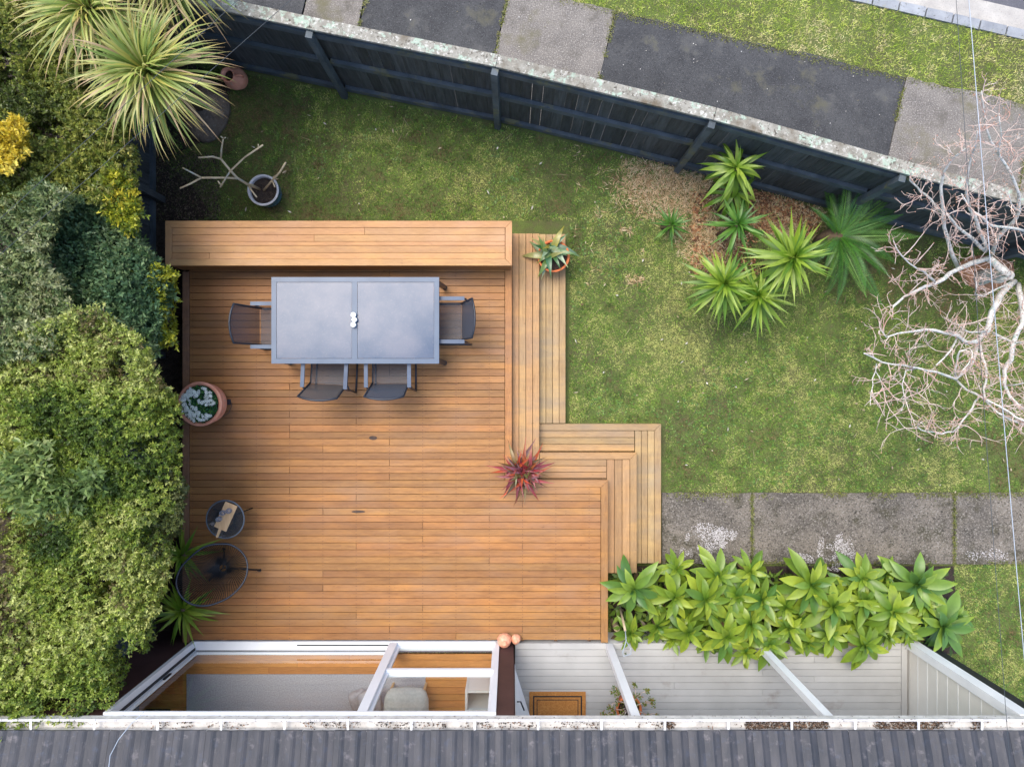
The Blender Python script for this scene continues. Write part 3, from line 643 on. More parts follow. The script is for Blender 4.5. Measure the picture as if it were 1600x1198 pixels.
# ================================================================== DECK, STEPS, BENCH
ZD, Z1, Z2 = .48, .32, .16
deck = thing('timber_deck', (-2, -1, 0), 'large L-shaped timber deck of narrow orange-brown boards in front of the house', 'deck')
XL, XI, XR = -4.457, 0.0, 1.298; YT, YM, YB = 2.09, -1.307, -3.50
PI_ = .0938; BW = .0885
r = 0; y1 = YM-.0975+36*PI_
joists = [XL+.1+.45*i for i in range(1, 13)]
while y1-BW > YB:
    y0 = y1-BW
    xr = XI-.100 if y1 > YM+.02 else (XI-.002 if y1 > YM-.05 else XR-.100)
    if y1 < 1.66:
        cand = [j for j in joists if XL+1.2 < j < xr-.9]; random.shuffle(cand)
        cuts = sorted(cand[:random.choice((0, 1, 1, 2))]); cuts = [c for i, c in enumerate(cuts) if i == 0 or c-cuts[i-1] > 1.0]
        xs = [XL+.096]+cuts+[xr]
        for a, b in zip(xs, xs[1:]):
            plank('deck_board', deck, rect(a+(.0015 if a != xs[0] else 0), b-(.0015 if b != xs[-1] else 0), y0, y1), ZD+random.uniform(-.0012, .0012), .022, M['deck'])
    y1 -= PI_
plank('edge_board', deck, rect(XL, XL+.090, YB, 1.51), ZD, .03, M['edge'], 'y')
plank('edge_board', deck, [(XI-.095, YM-.003), (XI-.001, YM-.003), (XI-.001, 2.085), (XI-.095, 2.085)], ZD+.001, .022, M['deck'], 'y')
plank('edge_board', deck, [(XI+.001, YM-.0945), (XR-.0955, YM-.0945), (XR-.001, YM), (XI+.001, YM)], ZD+.001, .022, M['deck'])
plank('edge_board', deck, [(XR-.0945, YB), (XR, YB), (XR, YM-.001), (XR-.0945, YM-.0965)], ZD+.001, .022, M['deck'], 'y')
# fascia below the edges, joists
def vboard(name, x0, x1, y0, y1, z0, z1, m, par): return MB().bb(x0, x1, y0, y1, z0, z1).build(name, m, par)
vboard('fascia', XI-.024, XI-.004, YM, 2.08, Z1, ZD-.024, M['step'], deck)
vboard('fascia', XI, XR-.004, YM-.024, YM-.004, Z1, ZD-.024, M['step'], deck)
vboard('fascia', XR-.024, XR-.004, YB, YM-.026, .02, ZD-.024, M['step'], deck)
vboard('fascia', XL+.004, XL+.024, YB, 2.08, .02, ZD-.032, M['edge'], deck)
for j in joists+[XL+.1]: vboard('joist', j-.022, j+.022, YB+.01, (2.06 if j < XI-.1 else YM-.03), .2, ZD-.026, M['timber'], deck)

for px, py, a_, b_ in ((583, 684, .055, .028), (560, 799, .095, .018), (405, 891, .03, .02)):
    p = P(px, py, ZD); m = MB().lathe([(1, 0), (.6, .0008), (.01, .001)], 14, cap=False); m.v = [(p.x+x*a_, p.y+y*b_, ZD+.0018+z*.5) for x, y, z in m.v]
    m.build('dark_knot', M['knot'], deck)
m = MB()
for j in joists+[XL+.14]:
    y = YM-.0975+36*PI_
    while y-BW > YB:
        for yy in (y-.02, y-.068):
            if not (yy > YM-.1 and j > XI-.12) and j < XR-.12: m.quadbox([(j-.004+q, yy-.004, ZD-.002) for q in (0, .008)]+[(j+.004-q, yy+.004, ZD-.002) for q in (0, .008)], [(j-.004+q, yy-.004, ZD+.0022) for q in (0, .008)]+[(j+.004-q, yy+.004, ZD+.0022) for q in (0, .008)])
        y -= PI_
m.build('screws', M['knot'], deck, kind='stuff')

def treads(par, x0, x1, y0, y1, z, m, along, n, inset=0, flip=False, cuts=()):
    """n boards side by side"""
    if along == 'y':
        w = (x1-x0)/n
        for i in range(n):
            plank('tread_board', par, rect(x0+w*i+.003, x0+w*(i+1)-.003, y0, y1), z+random.uniform(-.001, .001), .022, m, 'y')
    else:
        w = (y1-y0)/n
        for i in range(n):
            plank('tread_board', par, rect(x0, x1, y0+w*i+.003, y0+w*(i+1)-.003), z+random.uniform(-.001, .001), .022, m)
X1, X2 = .378, .751
sa = thing('garden_steps', (.37, .5, 0), 'two long timber steps running down from the deck beside the bench end', 'steps')
treads(sa, .002, X1, -1.30, 2.06, Z1, M['step'], 'y', 4)
treads(sa, X1+.004, X2, -.555, 2.085, Z2, M['step_old'], 'y', 4)
vboard('riser', X1-.022, X1-.004, -.95, 2.05, Z2-.02, Z1-.024, M['step'], sa)
vboard('riser', X2-.022, X2-.004, -.55, 2.07, .0, Z2-.024, M['step_old'], sa)
vboard('riser', .01, X1-.024, 2.03, 2.05, .0, Z1-.024, M['step'], sa)
vboard('riser', X1, X2-.024, 2.05, 2.07, .0, Z2-.024, M['step_old'], sa)
sb = thing('corner_steps', (1.4, -1.2, 0), 'mitred timber steps wrapping the outer corner of the deck by the concrete path', 'steps')
XA, XB = 1.716, 2.084; YA, YBt = -.950, -.564; EA, EB = -2.605, -2.51
bw = .092
# lower step: outer mitred frame plus inner boards
plank('tread_board', sb, [(X1+.004, YBt-bw), (XB-bw, YBt-bw), (XB, YBt), (X1+.004, YBt)], Z2, .022, M['step_old'])
plank('tread_board', sb, [(XB-bw, EB), (XB, EB), (XB, YBt-.004), (XB-bw, YBt-bw-.004)], Z2, .022, M['step_old'], 'y')
treads(sb, X1+.004, XA-.006, YA+.004, YBt-bw-.003, Z2, M['step_old'], 'x', 3)
treads(sb, XA+.0, XB-bw-.003, EB, YBt-bw-.006, Z2, M['step_old'], 'y', 3)
# upper step
plank('tread_board', sb, [(X1+.004, YA-bw), (XA-bw, YA-bw), (XA, YA), (X1+.004, YA)], Z1, .022, M['step'])
plank('tread_board', sb, [(XA-bw, EA), (XA, EA), (XA, YA-.004), (XA-bw, YA-bw-.004)], Z1, .022, M['step'], 'y')
treads(sb, X1+.004, XR+.0, YM+.003, YA-bw-.003, Z1, M['step'], 'x', 3)
treads(sb, XR+.003, XA-bw-.003, EA, YA-bw-.006, Z1, M['step'], 'y', 3)
vboard('riser', X1, XA-.026, YA-.026, YA-.006, Z2, Z1-.024, M['step'], sb)
vboard('riser', XA-.024, XA-.004, EA, YA-.008, Z2, Z1-.024, M['step'], sb)
vboard('riser', X2, XB-.026, YBt-.024, YBt-.004, 0, Z2-.024, M['step_old'], sb)
vboard('riser', XB-.024, XB-.004, EB, YBt-.006, 0, Z2-.024, M['step_old'], sb)

bench = thing('timber_bench', (-2.2, 1.8, ZD), 'long boxed timber bench with a mitred frame along the far edge of the deck', 'bench')
ZB = ZD+.45; bx0, bx1, by0, by1 = -4.469, 0.0, 1.517, 2.094; fw = .088
plank('frame_board', bench, [(bx0, by1), (bx0+fw, by1-fw), (bx1-fw, by1-fw), (bx1, by1)], ZB, .03, M['bench'])
plank('frame_board', bench, [(bx0, by0), (bx1, by0), (bx1-fw, by0+fw), (bx0+fw, by0+fw)], ZB, .03, M['bench'])
plank('frame_board', bench, [(bx0, by0+.003), (bx0+fw-.003, by0+fw), (bx0+fw-.003, by1-fw), (bx0, by1-.003)], ZB, .03, M['bench'], 'y')
plank('frame_board', bench, [(bx1, by0+.003), (bx1, by1-.003), (bx1-fw+.003, by1-fw), (bx1-fw+.003, by0+fw)], ZB, .03, M['bench'], 'y')
ys = [by1-fw-.004]
for wdt, cut in ((.090, -1.9), (.086, -2.55), (.053, None), (.092, None), (.078, -3.9)):
    a, b = ys[-1]-wdt+.003, ys[-1]
    cx_ = [bx0+fw+.002]+([cut] if cut else [])+[bx1-fw-.002]
    for q, w in zip(cx_, cx_[1:]): plank('seat_board', bench, rect(q+.0012, w-.0012, a, b), ZB-.001, .026, M['bench'])
    ys.append(ys[-1]-wdt)
vboard('front_panel', bx0+.02, bx1-.02, by0+.015, by0+.035, ZD+.002, ZB-.032, M['deck'], bench)
vboard('back_panel', bx0+.02, bx1-.02, by1-.035, by1-.015, .02, ZB-.032, M['bench'], bench)
vboard('end_panel', bx1-.035, bx1-.015, by0+.037, by1-.037, ZD+.002, ZB-.032, M['bench'], bench)
vboard('end_panel', bx0+.015, bx0+.035, by0+.037, by1-.037, .02, ZB-.032, M['bench'], bench)

# ================================================================== HOUSE
house = thing('house', (-.5, -5, 0), 'single-storey house with grey roof tiles, white gutter, glazed doors and pale veranda', 'house')
HX0, HX1 = -8.5, 5.75; WY = -3.50
ZT = 2.51; jx0, jx1 = -4.33, -.17
# front wall around the glazed opening
vboard('wall', HX0, jx0-.002, WY-.14, WY-.01, 0, 2.575, M['brown'], house)
vboard('wall', jx1+.002, .02, WY-.14, WY-.01, 0, 2.575, M['brown'], house)
vboard('wall', jx0, jx1, WY-.14, WY-.01, 2.546, 2.575, M['white'], house)
vboard('wall', jx0, jx1, WY-.14, WY-.01, 0, .445, M['brown'], house)
vboard('wall', .005, .035, -3.86, WY-.142, 0, 2.575, M['brown'], house)      # return beside the veranda
vboard('wall', .035, .10, -3.80, WY-.15, .45, .95, M['brown'], house) if False else None
vboard('wall', .02, .12, -7.5, -4.62, 0, 2.62, M['plaster'], house)
vboard('wall', HX0, HX1, -7.6, -7.5, 0, 2.62, M['plaster'], house)
vboard('wall', HX0, HX0+.1, -7.5, WY-.142, 0, 2.62, M['plaster'], house)
vboard('wall', .122, 5.39, -5.3, -5.2, 0, 2.62, M['cream'], house)
vboard('ceiling', HX0, HX1, -7.5, WY-.16, 2.63, 2.65, M['plaster'], house)
vboard('floor', HX0+.1, .01, -7.5, -4.95, .40, .462, M['floor_in'], house)
y = WY-.16
while y > -4.93:
    cut = random.choice((-3.3, -2.2, -2.9, -1.4)); 
    for a, b in ((HX0+.1, cut), (cut, 0.0)): plank('floor_board', house, rect(a+.001, b-.001, y-.088, y-.0015), .47, .02, M['floor_in'])
    y -= .09
# glazed sliding doors and window in one white frame
win = MB()
fr = link('door_frame', MB().bb(jx0, jx1, WY-.10, WY+.02, .45, .505).mesh('door_frame', M['alu'], off=wloc(house)), house)
def wpart(nm, x0, x1, y0, y1, z0, z1, m=M['alu'], par=None):
    par = par or fr; return link(nm, MB().bb(x0, x1, y0, y1, z0, z1).mesh(nm, m, off=wloc(house)), par)
WL[fr.name] = wloc(house)
wpart('track', jx0+.01, -1.65, WY-.15, WY-.10, .45, .498)
wpart('track_groove', jx0+.07, -1.66, WY-.108, WY-.095, .503, .507, M['gap'])
wpart('track_groove', -2.9, -1.66, WY-.035, WY-.018, .503, .508, M['gap'])
wpart('jamb', jx0, jx0+.05, WY-.14, WY+.02, .506, ZT-.002)
wpart('jamb', jx1-.055, jx1, WY-.10, WY+.02, .506, ZT-.002)
wpart('jamb', jx0+.052, jx0+.062, WY-.095, WY-.06, .508, ZT-.004, M['gap'])
wpart('head', jx0, jx1, WY-.14, WY+.02, ZT, ZT+.035)
wpart('mullion', -1.65, -1.545, WY-.12, WY+.015, .506, ZT-.002)
wpart('transom', -1.543, jx1-.057, WY-.08, WY+.0, 1.33, 1.385)
for (x0, x1, z0, z1) in ((-1.543, jx1-.057, .508, 1.328), (-1.543, jx1-.057, 1.387, ZT-.004)):
    sp = MB(); w = .035
    sp.bb(x0, x1, WY-.07, WY-.035, z0, z0+w).bb(x0, x1, WY-.07, WY-.035, z1-w, z1).bb(x0, x0+w, WY-.069, WY-.036, z0+w, z1-w).bb(x1-w, x1, WY-.069, WY-.036, z0+w, z1-w)
    s_ = link('sash', sp.mesh('sash', M['alu'], off=wloc(house)), house); WL[s_.name] = wloc(house)
    wpart('pane', x0+w, x1-w, WY-.055, WY-.050, z0+w, z1-w, M['glass'], s_)
sp = MB(); x0, x1, z0, z1, w = -3.0, -1.66, .51, ZT-.006, .05
sp.bb(x0, x1, WY-.142, WY-.104, z0, z0+.03).bb(x0, x1, WY-.142, WY-.104, z1-w, z1)
# fixed glass leaf on the left half
s_ = link('sash', MB().bb(jx0+.064, -1.652, WY-.142, WY-.112, .51, .545).bb(jx0+.064, -1.652, WY-.142, WY-.112, ZT-.05, ZT-.005).bb(jx0+.064, jx0+.10, WY-.141, WY-.113, .545, ZT-.05).mesh('sash', M['alu'], off=wloc(house)), house); WL[s_.name] = wloc(house)
wpart('pane', jx0+.10, -1.652, WY-.130, WY-.125, .545, ZT-.05, M['glass'], s_)
wpart('latch', jx0+.072, jx0+.10, WY-.112, WY-.095, 1.25, 1.42, M['gap'], s_)
# veranda
vy = WY-.02
vx0, vx1 = .125, 5.28
y = vy; i = 0
while y > -5.15:
    cut = random.choice((1.3, 2.2, 3.4, 4.1, 9)); xs = [.04 if y < -3.9 else .04, cut, vx1] if cut < 9 else [.04, vx1]
    for a, b in zip(xs, xs[1:]): plank('floor_board', house, rect(a+.001, b-.001, y-.085, y), .45+random.uniform(-.0015, .0015), .022, M['veranda'])
    y -= .0895; i += 1
plank('floor_board', house, rect(vx1+.004, vx1+.085, -5.15, vy), .451, .022, M['veranda'], 'y')
vboard('veranda_fascia', .04, 5.38, vy-.022, vy-.002, .02, .425, M['white'], house)
vboard('end_wall', 5.385, 5.47, -5.15, WY-.10, 0, 2.575, M['cream'], house)
for k in range(9): vboard('wall_batten', 5.381, 5.3845, -5.14, WY-.105, .66+k*.21, .664+k*.21, M['white'], house)
vboard('corner_post', 5.36, 5.50, WY-.099, WY+.01, 0, 2.575, M['white'], house)
vboard('corner_board', 5.505, 5.70, WY-.12, WY-.04, 0, 2.575, M['black'], house)
for px in (951, 1187):
    x = P(px, 1007, .45).x; vboard('veranda_post', x-.045, x+.05, WY-.10, WY-.02, .45, 2.575, M['white'], house)
vboard('veranda_ceiling', .04, 5.7, -5.2, WY-.12, 2.60, 2.62, M['white'], house)
# louvred door standing ajar
dx, dy = Vector((.0, -3.80, 0)), Vector((.235, -4.55, 0)); dd = (dy-dx).normalized(); dn = Vector((-dd.y, dd.x, 0))
ld = MB(); ld.bar(dx+Vector((.02, 0, .47)), dx+Vector((.02, 0, 2.5)), .04, .05, (dd.x, dd.y, 0)).bar(dy+Vector((.02, 0, .47)), dy+Vector((.02, 0, 2.5)), .04, .05, (dd.x, dd.y, 0))
door = ld.build('louvre_door', M['white'], house)
WL[door.name] = wloc(house)
MB().bar(dx+dd*.03+Vector((.005, 0, 1.48)), dy-dd*.03+Vector((.005, 0, 1.48)), .008, 1.98).build('gap_shade', M['arm'], door)  # added grey backing sheet; its colour stands in for shade between the louvres
for k in range(20):
    z = .52+k*.1; a = dx+dd*.03+Vector((.02, 0, z)); b = dy-dd*.03+Vector((.02, 0, z))
    MB().bar(a, b, .020, .012, (dn.x*.9, dn.y*.9, .45)).build('louvre', M['white'], door)
MB().tube([dx+dd*.05+Vector((.045, 0, 1.48)), dx+dd*.05+Vector((.09, 0, 1.48)), dx+dd*.16+Vector((.10, .0, 1.48))], .009, 6).build('door_handle', M['gap'], door)
# gutter
GY0, GY1 = -3.495, -3.615; GZ = 2.60
g = MB(); g.bb(HX0, HX1, GY0-.006, GY0, GZ-.02, GZ+.062).bb(HX0, HX1, GY1, GY0-.007, GZ-.02, GZ-.008).bb(HX0, HX1, GY1-.006, GY1-.001, GZ-.02, GZ+.08)
gut = g.build('gutter', M['gutter'], house); WL[gut.name] = wloc(house)
g = MB(); g.bb(HX0, HX1, GY0-.02, GY0+.004, GZ+.063, GZ+.070); g.build('gutter_lip', M['gutter'], gut)
x = P(-340, 0, 2.62).x
while x < HX1:
    MB().bb(x-.011, x+.011, GY1-.01, GY0+.006, GZ+.071, GZ+.076).build('bracket', M['white'], gut); x += .66
# litter lying in the gutter
k = 5200; xx = np.concatenate([RNG.uniform(1.6, 5.0, int(k*.7)), RNG.uniform(-4.5, 5, k-int(k*.7))]); yy = RNG.uniform(GY1, GY0-.01, k)
kk = fbm(xx, yy, 5, 33) > .5; xx = xx[kk]; yy = yy[kk]; k = len(xx)
dr = unit(np.stack([RNG.normal(0, 1, k), RNG.normal(0, .5, k), RNG.normal(0, .2, k)], axis=1))
lc = np.array([srgb(*c)[:3] for c in ((70, 56, 46), (100, 82, 66), (50, 44, 40), (130, 104, 84))])
L0 = wloc(house)
link('gutter_litter', leaf_cloud(np.stack([xx-L0.x, yy-L0.y, np.full(k, GZ+.01)+RNG.random(k)*.03], axis=1), dr, np.tile([[0, 0, 1.]], (k, 1)), RNG.uniform(.01, .035, k), RNG.uniform(.006, .018, k), lc[RNG.integers(0, 4, k)], M['debris'], 'gutter_litter'), gut, kind='stuff')
# roof tiles: two rolls to a tile, rows overlapping up the slope
SL = R(19); TW = .333; TL = .36
def tile_mesh(w, l):
    nx = 12; v = []; f = []
    prof = lambda u: .020*max(0, math.cos((u-.16)*2*math.pi*2))**3+.004*math.cos(u*2*math.pi*4)
    prof2 = lambda u: (lambda q: .026*math.exp(-((q-.5)/.13)**2)-.004*math.cos(q*12.56))((u*2) % 1.0)
    xs = [i/nx for i in range(nx+1)]
    for (yy, dz) in ((0, 0), (-l*1.08, -.012)):
        for u in xs: v.append(((u-.5)*w, yy, .028+dz+prof2(u)))
    for u in xs: v.append(((u-.5)*w, .004, -.006+prof2(u)*.5))
    n = nx+1
    for i in range(nx): f.append((n+i, n+i+1, i+1, i)); f.append((2*n+i, i, i+1, 2*n+i+1)[::-1])
    me = bpy.data.meshes.new('roof_tile'); me.from_pydata(v, [], f); me.materials.append(M['roof']); return me
tm = tile_mesh(TW*.995, TL)
RY0 = -3.605; RZ0 = 2.675
RO = wloc(house)
nt_ = int((HX1-HX0)/TW)
for r_ in range(4):
    for i in range(nt_):
        x = HX0+TW*(i+.5)
        if abs(x) > 6.4: continue
        yy = RY0-r_*TL*math.cos(SL); zz = RZ0+r_*TL*math.sin(SL)+r_*.0
        link('roof_tile', tm, house, (x-RO.x, yy-RO.y+random.uniform(-.003, .003), zz+random.uniform(-.0015, .0015)), (-SL-.0, 0, 0))
# the rest of the slope
vv = []; ff = []
tmv = np.array([v.co[:] for v in tm.vertices]); tmf = [tuple(p.vertices) for p in tm.polygons]
for r_ in range(12):
    for i in range(nt_):
        x = HX0+TW*(i+.5)
        if r_ < 4 and abs(x) <= 6.4: continue
        yy = RY0-r_*TL*math.cos(SL)-RO.y; zz = RZ0+r_*TL*math.sin(SL)
        q = tmv.copy(); b0 = len(vv); ys_ = q[:, 1]*math.cos(SL)+q[:, 2]*math.sin(SL); zs_ = -q[:, 1]*math.sin(SL)+q[:, 2]*math.cos(SL)
        vv += [(float(q[k, 0])+x-RO.x, float(ys_[k])+yy, float(zs_[k])+zz) for k in range(len(q))]; ff += [tuple(b0+j for j in f) for f in tmf]
me = bpy.data.meshes.new('roof_slope'); me.from_pydata(vv, [], ff); me.materials.append(M['roof']); link('roof_slope', me, house, kind='stuff')
MB().quadbox([(HX0, RY0-.02, RZ0-.03), (HX1, RY0-.02, RZ0-.03), (HX1, RY0-4.1, RZ0+1.38), (HX0, RY0-4.1, RZ0+1.38)][::-1], [(HX0, RY0-.02, RZ0-.01), (HX1, RY0-.02, RZ0-.01), (HX1, RY0-4.1, RZ0+1.40), (HX0, RY0-4.1, RZ0+1.40)][::-1]).build('roof_underlay', M['gap'], house)
pts = [P(225, 1112, 2.9), P(205, 1130, 2.9), P(185, 1155, 2.95), P(172, 1180, 2.98), P(168, 1215, 3.02)]
tag(MB().tube(pts, .004, 5).build('loose_wire', M['cable']), 'thin white wire curving over the roof tiles near the tall hedge', 'wire')

# ---------------------------------------------------------------- indoor things
o = MB().bb(-4.40, -1.17, -5.0, P(0, 1053, .48).y, .4715, .483).build('rug', M['rug']); tag(o, 'large plain grey rug on the wooden floor behind the glass doors', 'rug')
def cushion(c, sx, sy, sz, rot, mat):
    n = 10; v = []; f = []
    for i in range(n+1):
        th = math.pi*i/n
        for j in range(16):
            ph = 2*math.pi*j/16; e = .45
            sg = lambda a: math.copysign(abs(a)**e, a)
            v.append((sx*sg(math.sin(th))**1*sg(math.cos(ph)) if True else 0, sy*sg(math.sin(th))*sg(math.sin(ph)), sz*math.copysign(abs(math.cos(th))**.9, math.cos(th))))
    for i in range(n):
        for j in range(16): k2 = (j+1) % 16; f.append((i*16+j, (i+1)*16+j, (i+1)*16+k2, i*16+k2))
    m = MB(); rm = Euler(rot).to_matrix(); m.v = [tuple(rm @ Vector(p)+Vector(c)) for p in v]; m.f = f; return m
ar = thing('armchair', (-1.38, -4.35, .483), 'pale fabric armchair seen through the right-hand window pane', 'armchair')
m = cushion((-1.38, -4.42, .80), .30, .46, .13, (0, 0, 0), M['fabric']); m.build('seat', M['fabric'], ar, True)
for (x, y) in ((-1.6, -4.05), (-1.16, -4.05), (-1.6, -4.75), (-1.16, -4.75)): MB().tube([(x, y, .483), (x, y, .70)], .018, 6).build('leg', M['board'], ar)
tag(cushion((-1.86, -4.17, .80), .15, .17, .10, (.2, .5, .3), 0).build('cushion', M['cushion'], smooth=True), 'larger grey cushion on the rug just left of the mullion', 'cushion')
tag(cushion((-2.05, -4.22, .60), .12, .13, .09, (.2, .2, .3), 0).build('cushion', M['cushion'], smooth=True), 'smaller grey cushion peeping out left of the larger one', 'cushion')
sh = thing('shelf_unit', (-.42, -4.2, .47), 'white open shelf unit beside the wall, seen through the right-hand pane', 'shelf')
MB().bb(-.60, -.57, -4.9, -3.93, .47, 1.0).build('side_panel', M['white'], sh)
MB().bb(-.22, -.19, -4.9, -3.93, .47, 1.0).build('side_panel', M['white'], sh)
for k in range(4): MB().bb(-.568, -.222, -3.96-k*.24, -3.935-k*.24, .47, .98).build('divider', M['white'], sh)
MB().bb(-.568, -.222, -4.9, -3.93, .47, .49).build('shelf', M['fabric'], sh)
o = MB().bb(-4.95, -4.62, -4.75, -4.40, .472, .60).bb(-4.92, -4.65, -4.72, -4.43, .602, .64).build('speaker_box', M['gap']); tag(o, 'small dark box on the floor inside by the left door jamb', 'box')

# ---------------------------------------------------------------- doormat
mx0, mx1, my = P(827, 1080, .455).x, P(915, 1080, .455).x, P(0, 1080, .455).y
dm = thing('doormat', ((mx0+mx1)/2, my-.25, .453), 'brown coir doormat with a double black border on the pale veranda', 'doormat')
MB().bb(mx0, mx1, my-.50, my, .4525, .470).build('mat', M['mat'], dm)
for ins, w in ((.05, .018), (.10, .010)):
    z0, z1 = .4702, .4718; b = MB(); a0, a1, b0, b1 = mx0+ins, mx1-ins, my-.5+ins, my-ins
    b.bb(a0, a1, b1-w, b1, z0, z1).bb(a0, a1, b0, b0+w, z0, z1).bb(a0, a0+w, b0+w, b1-w, z0, z1).bb(a1-w, a1, b0+w, b1-w, z0, z1).build('border', M['black'], dm)

# ================================================================== TABLE AND CHAIRS
zt = ZD+.74; a = P(424, 568, zt); b = P(686, 433, zt)
tb = thing('dining_table', ((a.x+b.x)/2, (a.y+b.y)/2, ZD), 'rectangular outdoor table with a blue-grey frame and two frosted glass panes', 'table')
x0, x1, y0, y1 = a.x, b.x, a.y, b.y; fw = .062; xm = P(554, 0, zt).x
for nm, q in (('frame_rail', (x0, x1, y1-fw, y1)), ('frame_rail', (x0, x1, y0, y0+fw)), ('frame_rail', (x0, x0+fw, y0+fw+.001, y1-fw-.001)), ('frame_rail', (x1-fw, x1, y0+fw+.001, y1-fw-.001)), ('frame_rail', (xm-.033, xm+.033, y0+fw+.001, y1-fw-.001))):
    MB().bb(*q, zt-.035, zt).build(nm, M['table'], tb)
for q in ((x0+fw+.003, xm-.036), (xm+.036, x1-fw-.003)): MB().bb(q[0], q[1], y0+fw+.004, y1-fw-.004, zt-.014, zt-.005).build('glass_pane', M['frost'], tb)
for (x, y, sx, sy) in ((x0+.05, y0+.05, -1, -1), (x1-.05, y0+.05, 1, -1), (x1-.05, y1-.05, 1, 1), (x0+.05, y1-.05, -1, 1)):
    lg = MB().bar((x, y, zt-.037), (x+sx*.05, y+sy*.02, ZD+.01), .05, .05, (0, 1, 0)).build('leg', M['dark_metal'], tb); WL[lg.name] = wloc(tb)
    MB().lathe([(.034, 0), (.034, .02)], 10, (x+sx*.05, y+sy*.02, ZD)).build('foot_cap', M['black'], lg)
for i, (px, py) in enumerate(((552.5, 492), (554, 499.5), (552.5, 507.5))):
    p = P(px, py, zt+.03); lab = ('white round tealight holder at the far end of the row on the table', 'white round tealight holder in the middle of the row on the table', 'white round tealight holder at the near end of the row on the table')[i]
    o = MB().lathe([(.026, 0), (.032, .006), (.033, .05), (.030, .056), (.024, .056), (.020, .03), (.004, .028), (.004, .042), (.001, .043)], 20, (p.x, p.y, zt+.001)).build('tealight_holder', M['ceramic'], smooth=True)
    tag(o, lab, 'candle holder', 'tealight holders on the table')

def make_chair(back_mat, seat_mat, lab):
    c = thing('patio_chair', (0, 0, 0), lab, 'chair', 'chairs round the outdoor table'); W = .235
    # seat sling
    v = []; f = []
    ys = [-.20, -.1, .02, .14, .22, .26]; zs = [.42, .405, .40, .415, .43, .415]
    for y, z in zip(ys, zs):
        for x in (-W, -W/2, 0, W/2, W): v.append((x, y, z-.012*(1-(x/W)**2)))
    for i in range(len(ys)-1):
        for k in range(4): f.append((i*5+k, i*5+k+1, i*5+k+6, i*5+k+5))
    m = MB(); m.v = v; m.f = f; m.build('seat', seat_mat, c, True, True)
    v = []; f = []; N = 7
    for i in range(N):
        t = i/(N-1); y = -.205-.155*t; z = .44+.46*t
        for k in range(7):
            u = -1+k/3; top = .03*(1-u*u)*t
            v.append((u*W*(1+.02*t), y-.035*(1-u*u)*t, z+top))
    for i in range(N-1):
        for k in range(6): f.append((i*7+k, i*7+k+1, i*7+k+8, i*7+k+7))
    m = MB(); m.v = v; m.f = f; bk = m.build('backrest', back_mat, c, True, True)
    # frame tube round the back, curved top rail
    pts = [(-W, -.19, .40)]+[(-W*(1+.02*i/4), -.205-.155*i/4, .44+.46*i/4) for i in range(5)]
    top = [(u*W, -.36-.038*(1-u*u), .905+.032*(1-u*u)) for u in (-.66, -.33, 0, .33, .66)]
    pr = [(-x, y, z) for x, y, z in reversed(pts)]
    MB().tube(pts+top+pr, .013, 8).build('back_frame', M['dark_metal'], c, True, True)
    MB().tube([(-W, -.19, .40), (-W, 0, .385), (-W, .18, .42), (-W, .25, .41), (-W*.8, .27, .39), (W*.8, .27, .39), (W, .25, .41), (W, .18, .42), (W, 0, .385), (W, -.19, .40)], .012, 8).build('seat_frame', M['dark_metal'], c, True, True)
    for s in (-1, 1):
        x = s*.272
        m = MB(); m.quadbox([(x-.024, -.25, .625), (x+.024, -.25, .625), (x+.024, .20, .635), (x-.024, .20, .635)], [(x-.024, -.25, .645), (x+.024, -.25, .645), (x+.024, .20, .655), (x-.024, .20, .655)])
        m.build('armrest', M['arm'], c, False, True)
        MB().tube([(x, .19, .632), (x, .235, .60), (x, .245, .3), (x, .25, .012)], .012, 8).build('leg', M['dark_metal'], c, True, True)
        MB().tube([(x, -.22, .622), (x, -.26, .58), (x, -.27, .3), (x, -.30, .012)], .012, 8).build('leg', M['dark_metal'], c, True, True)
        MB().tube([(x, .25, .013), (x, -.30, .013)], .012, 8).build('skid', M['dark_metal'], c, True, True)
        MB().tube([(x, .245, .39), (s*W, .20, .40)], .010, 6).tube([(x, -.265, .40), (s*W, -.19, .40)], .010, 6).build('brace', M['dark_metal'], c, True, True)
    return c
for (x, y, rz, bm, sm, lab) in ((-3.05, .735, -90, 'sling', 'sling', 'dark mesh patio chair at the end of the table nearest the hedge'), (-.85, .80, 90, 'sling_dense', 'sling', 'blue-grey mesh patio chair at the end of the table nearest the steps'),
                                (-2.365, .19, -3, 'sling_brown', 'sling', 'brownish mesh patio chair on the near long side, closer to the hedge'), (-1.57, .20, 0, 'sling_dense', 'sling', 'charcoal mesh patio chair on the near long side, closer to the steps')):
    c = make_chair(M[bm], M[sm], lab); c.location = (x, y, ZD); c.rotation_euler[2] = R(rz)

# ---------------------------------------------------------------- side table, board, glasses
tz = ZD+.45; tc = P(352, 811, tz)
stb = thing('side_table', (tc.x, tc.y, ZD), 'small round side table of woven black cord with a steel rim', 'side table')
ring = lambda cx, cy, z, r, n=40: [(cx+r*math.cos(2*math.pi*i/n), cy+r*math.sin(2*math.pi*i/n), z) for i in range(n)]
MB().tube(ring(tc.x, tc.y, tz, .243), .010, 8, True).build('rim', M['rim_steel'], stb, True)
b = MB()
for k in range(64):
    a0 = 2*math.pi*k/64; a1 = a0+2.2
    b.tube([(tc.x+.24*math.cos(a0), tc.y+.24*math.sin(a0), tz), (tc.x+.24*math.cos(a1), tc.y+.24*math.sin(a1), tz-.004)], .0027, 4)
b.build('cord_top', M['cord'], stb, kind='stuff')
MB().lathe([(.235, 0), (.235, .004)], 40, (tc.x, tc.y, tz+.004)).build('glass_top', m_glass('tabletop_glass', (.80, .84, .86), 1.3, .25, srgb(70, 76, 84)), stb)
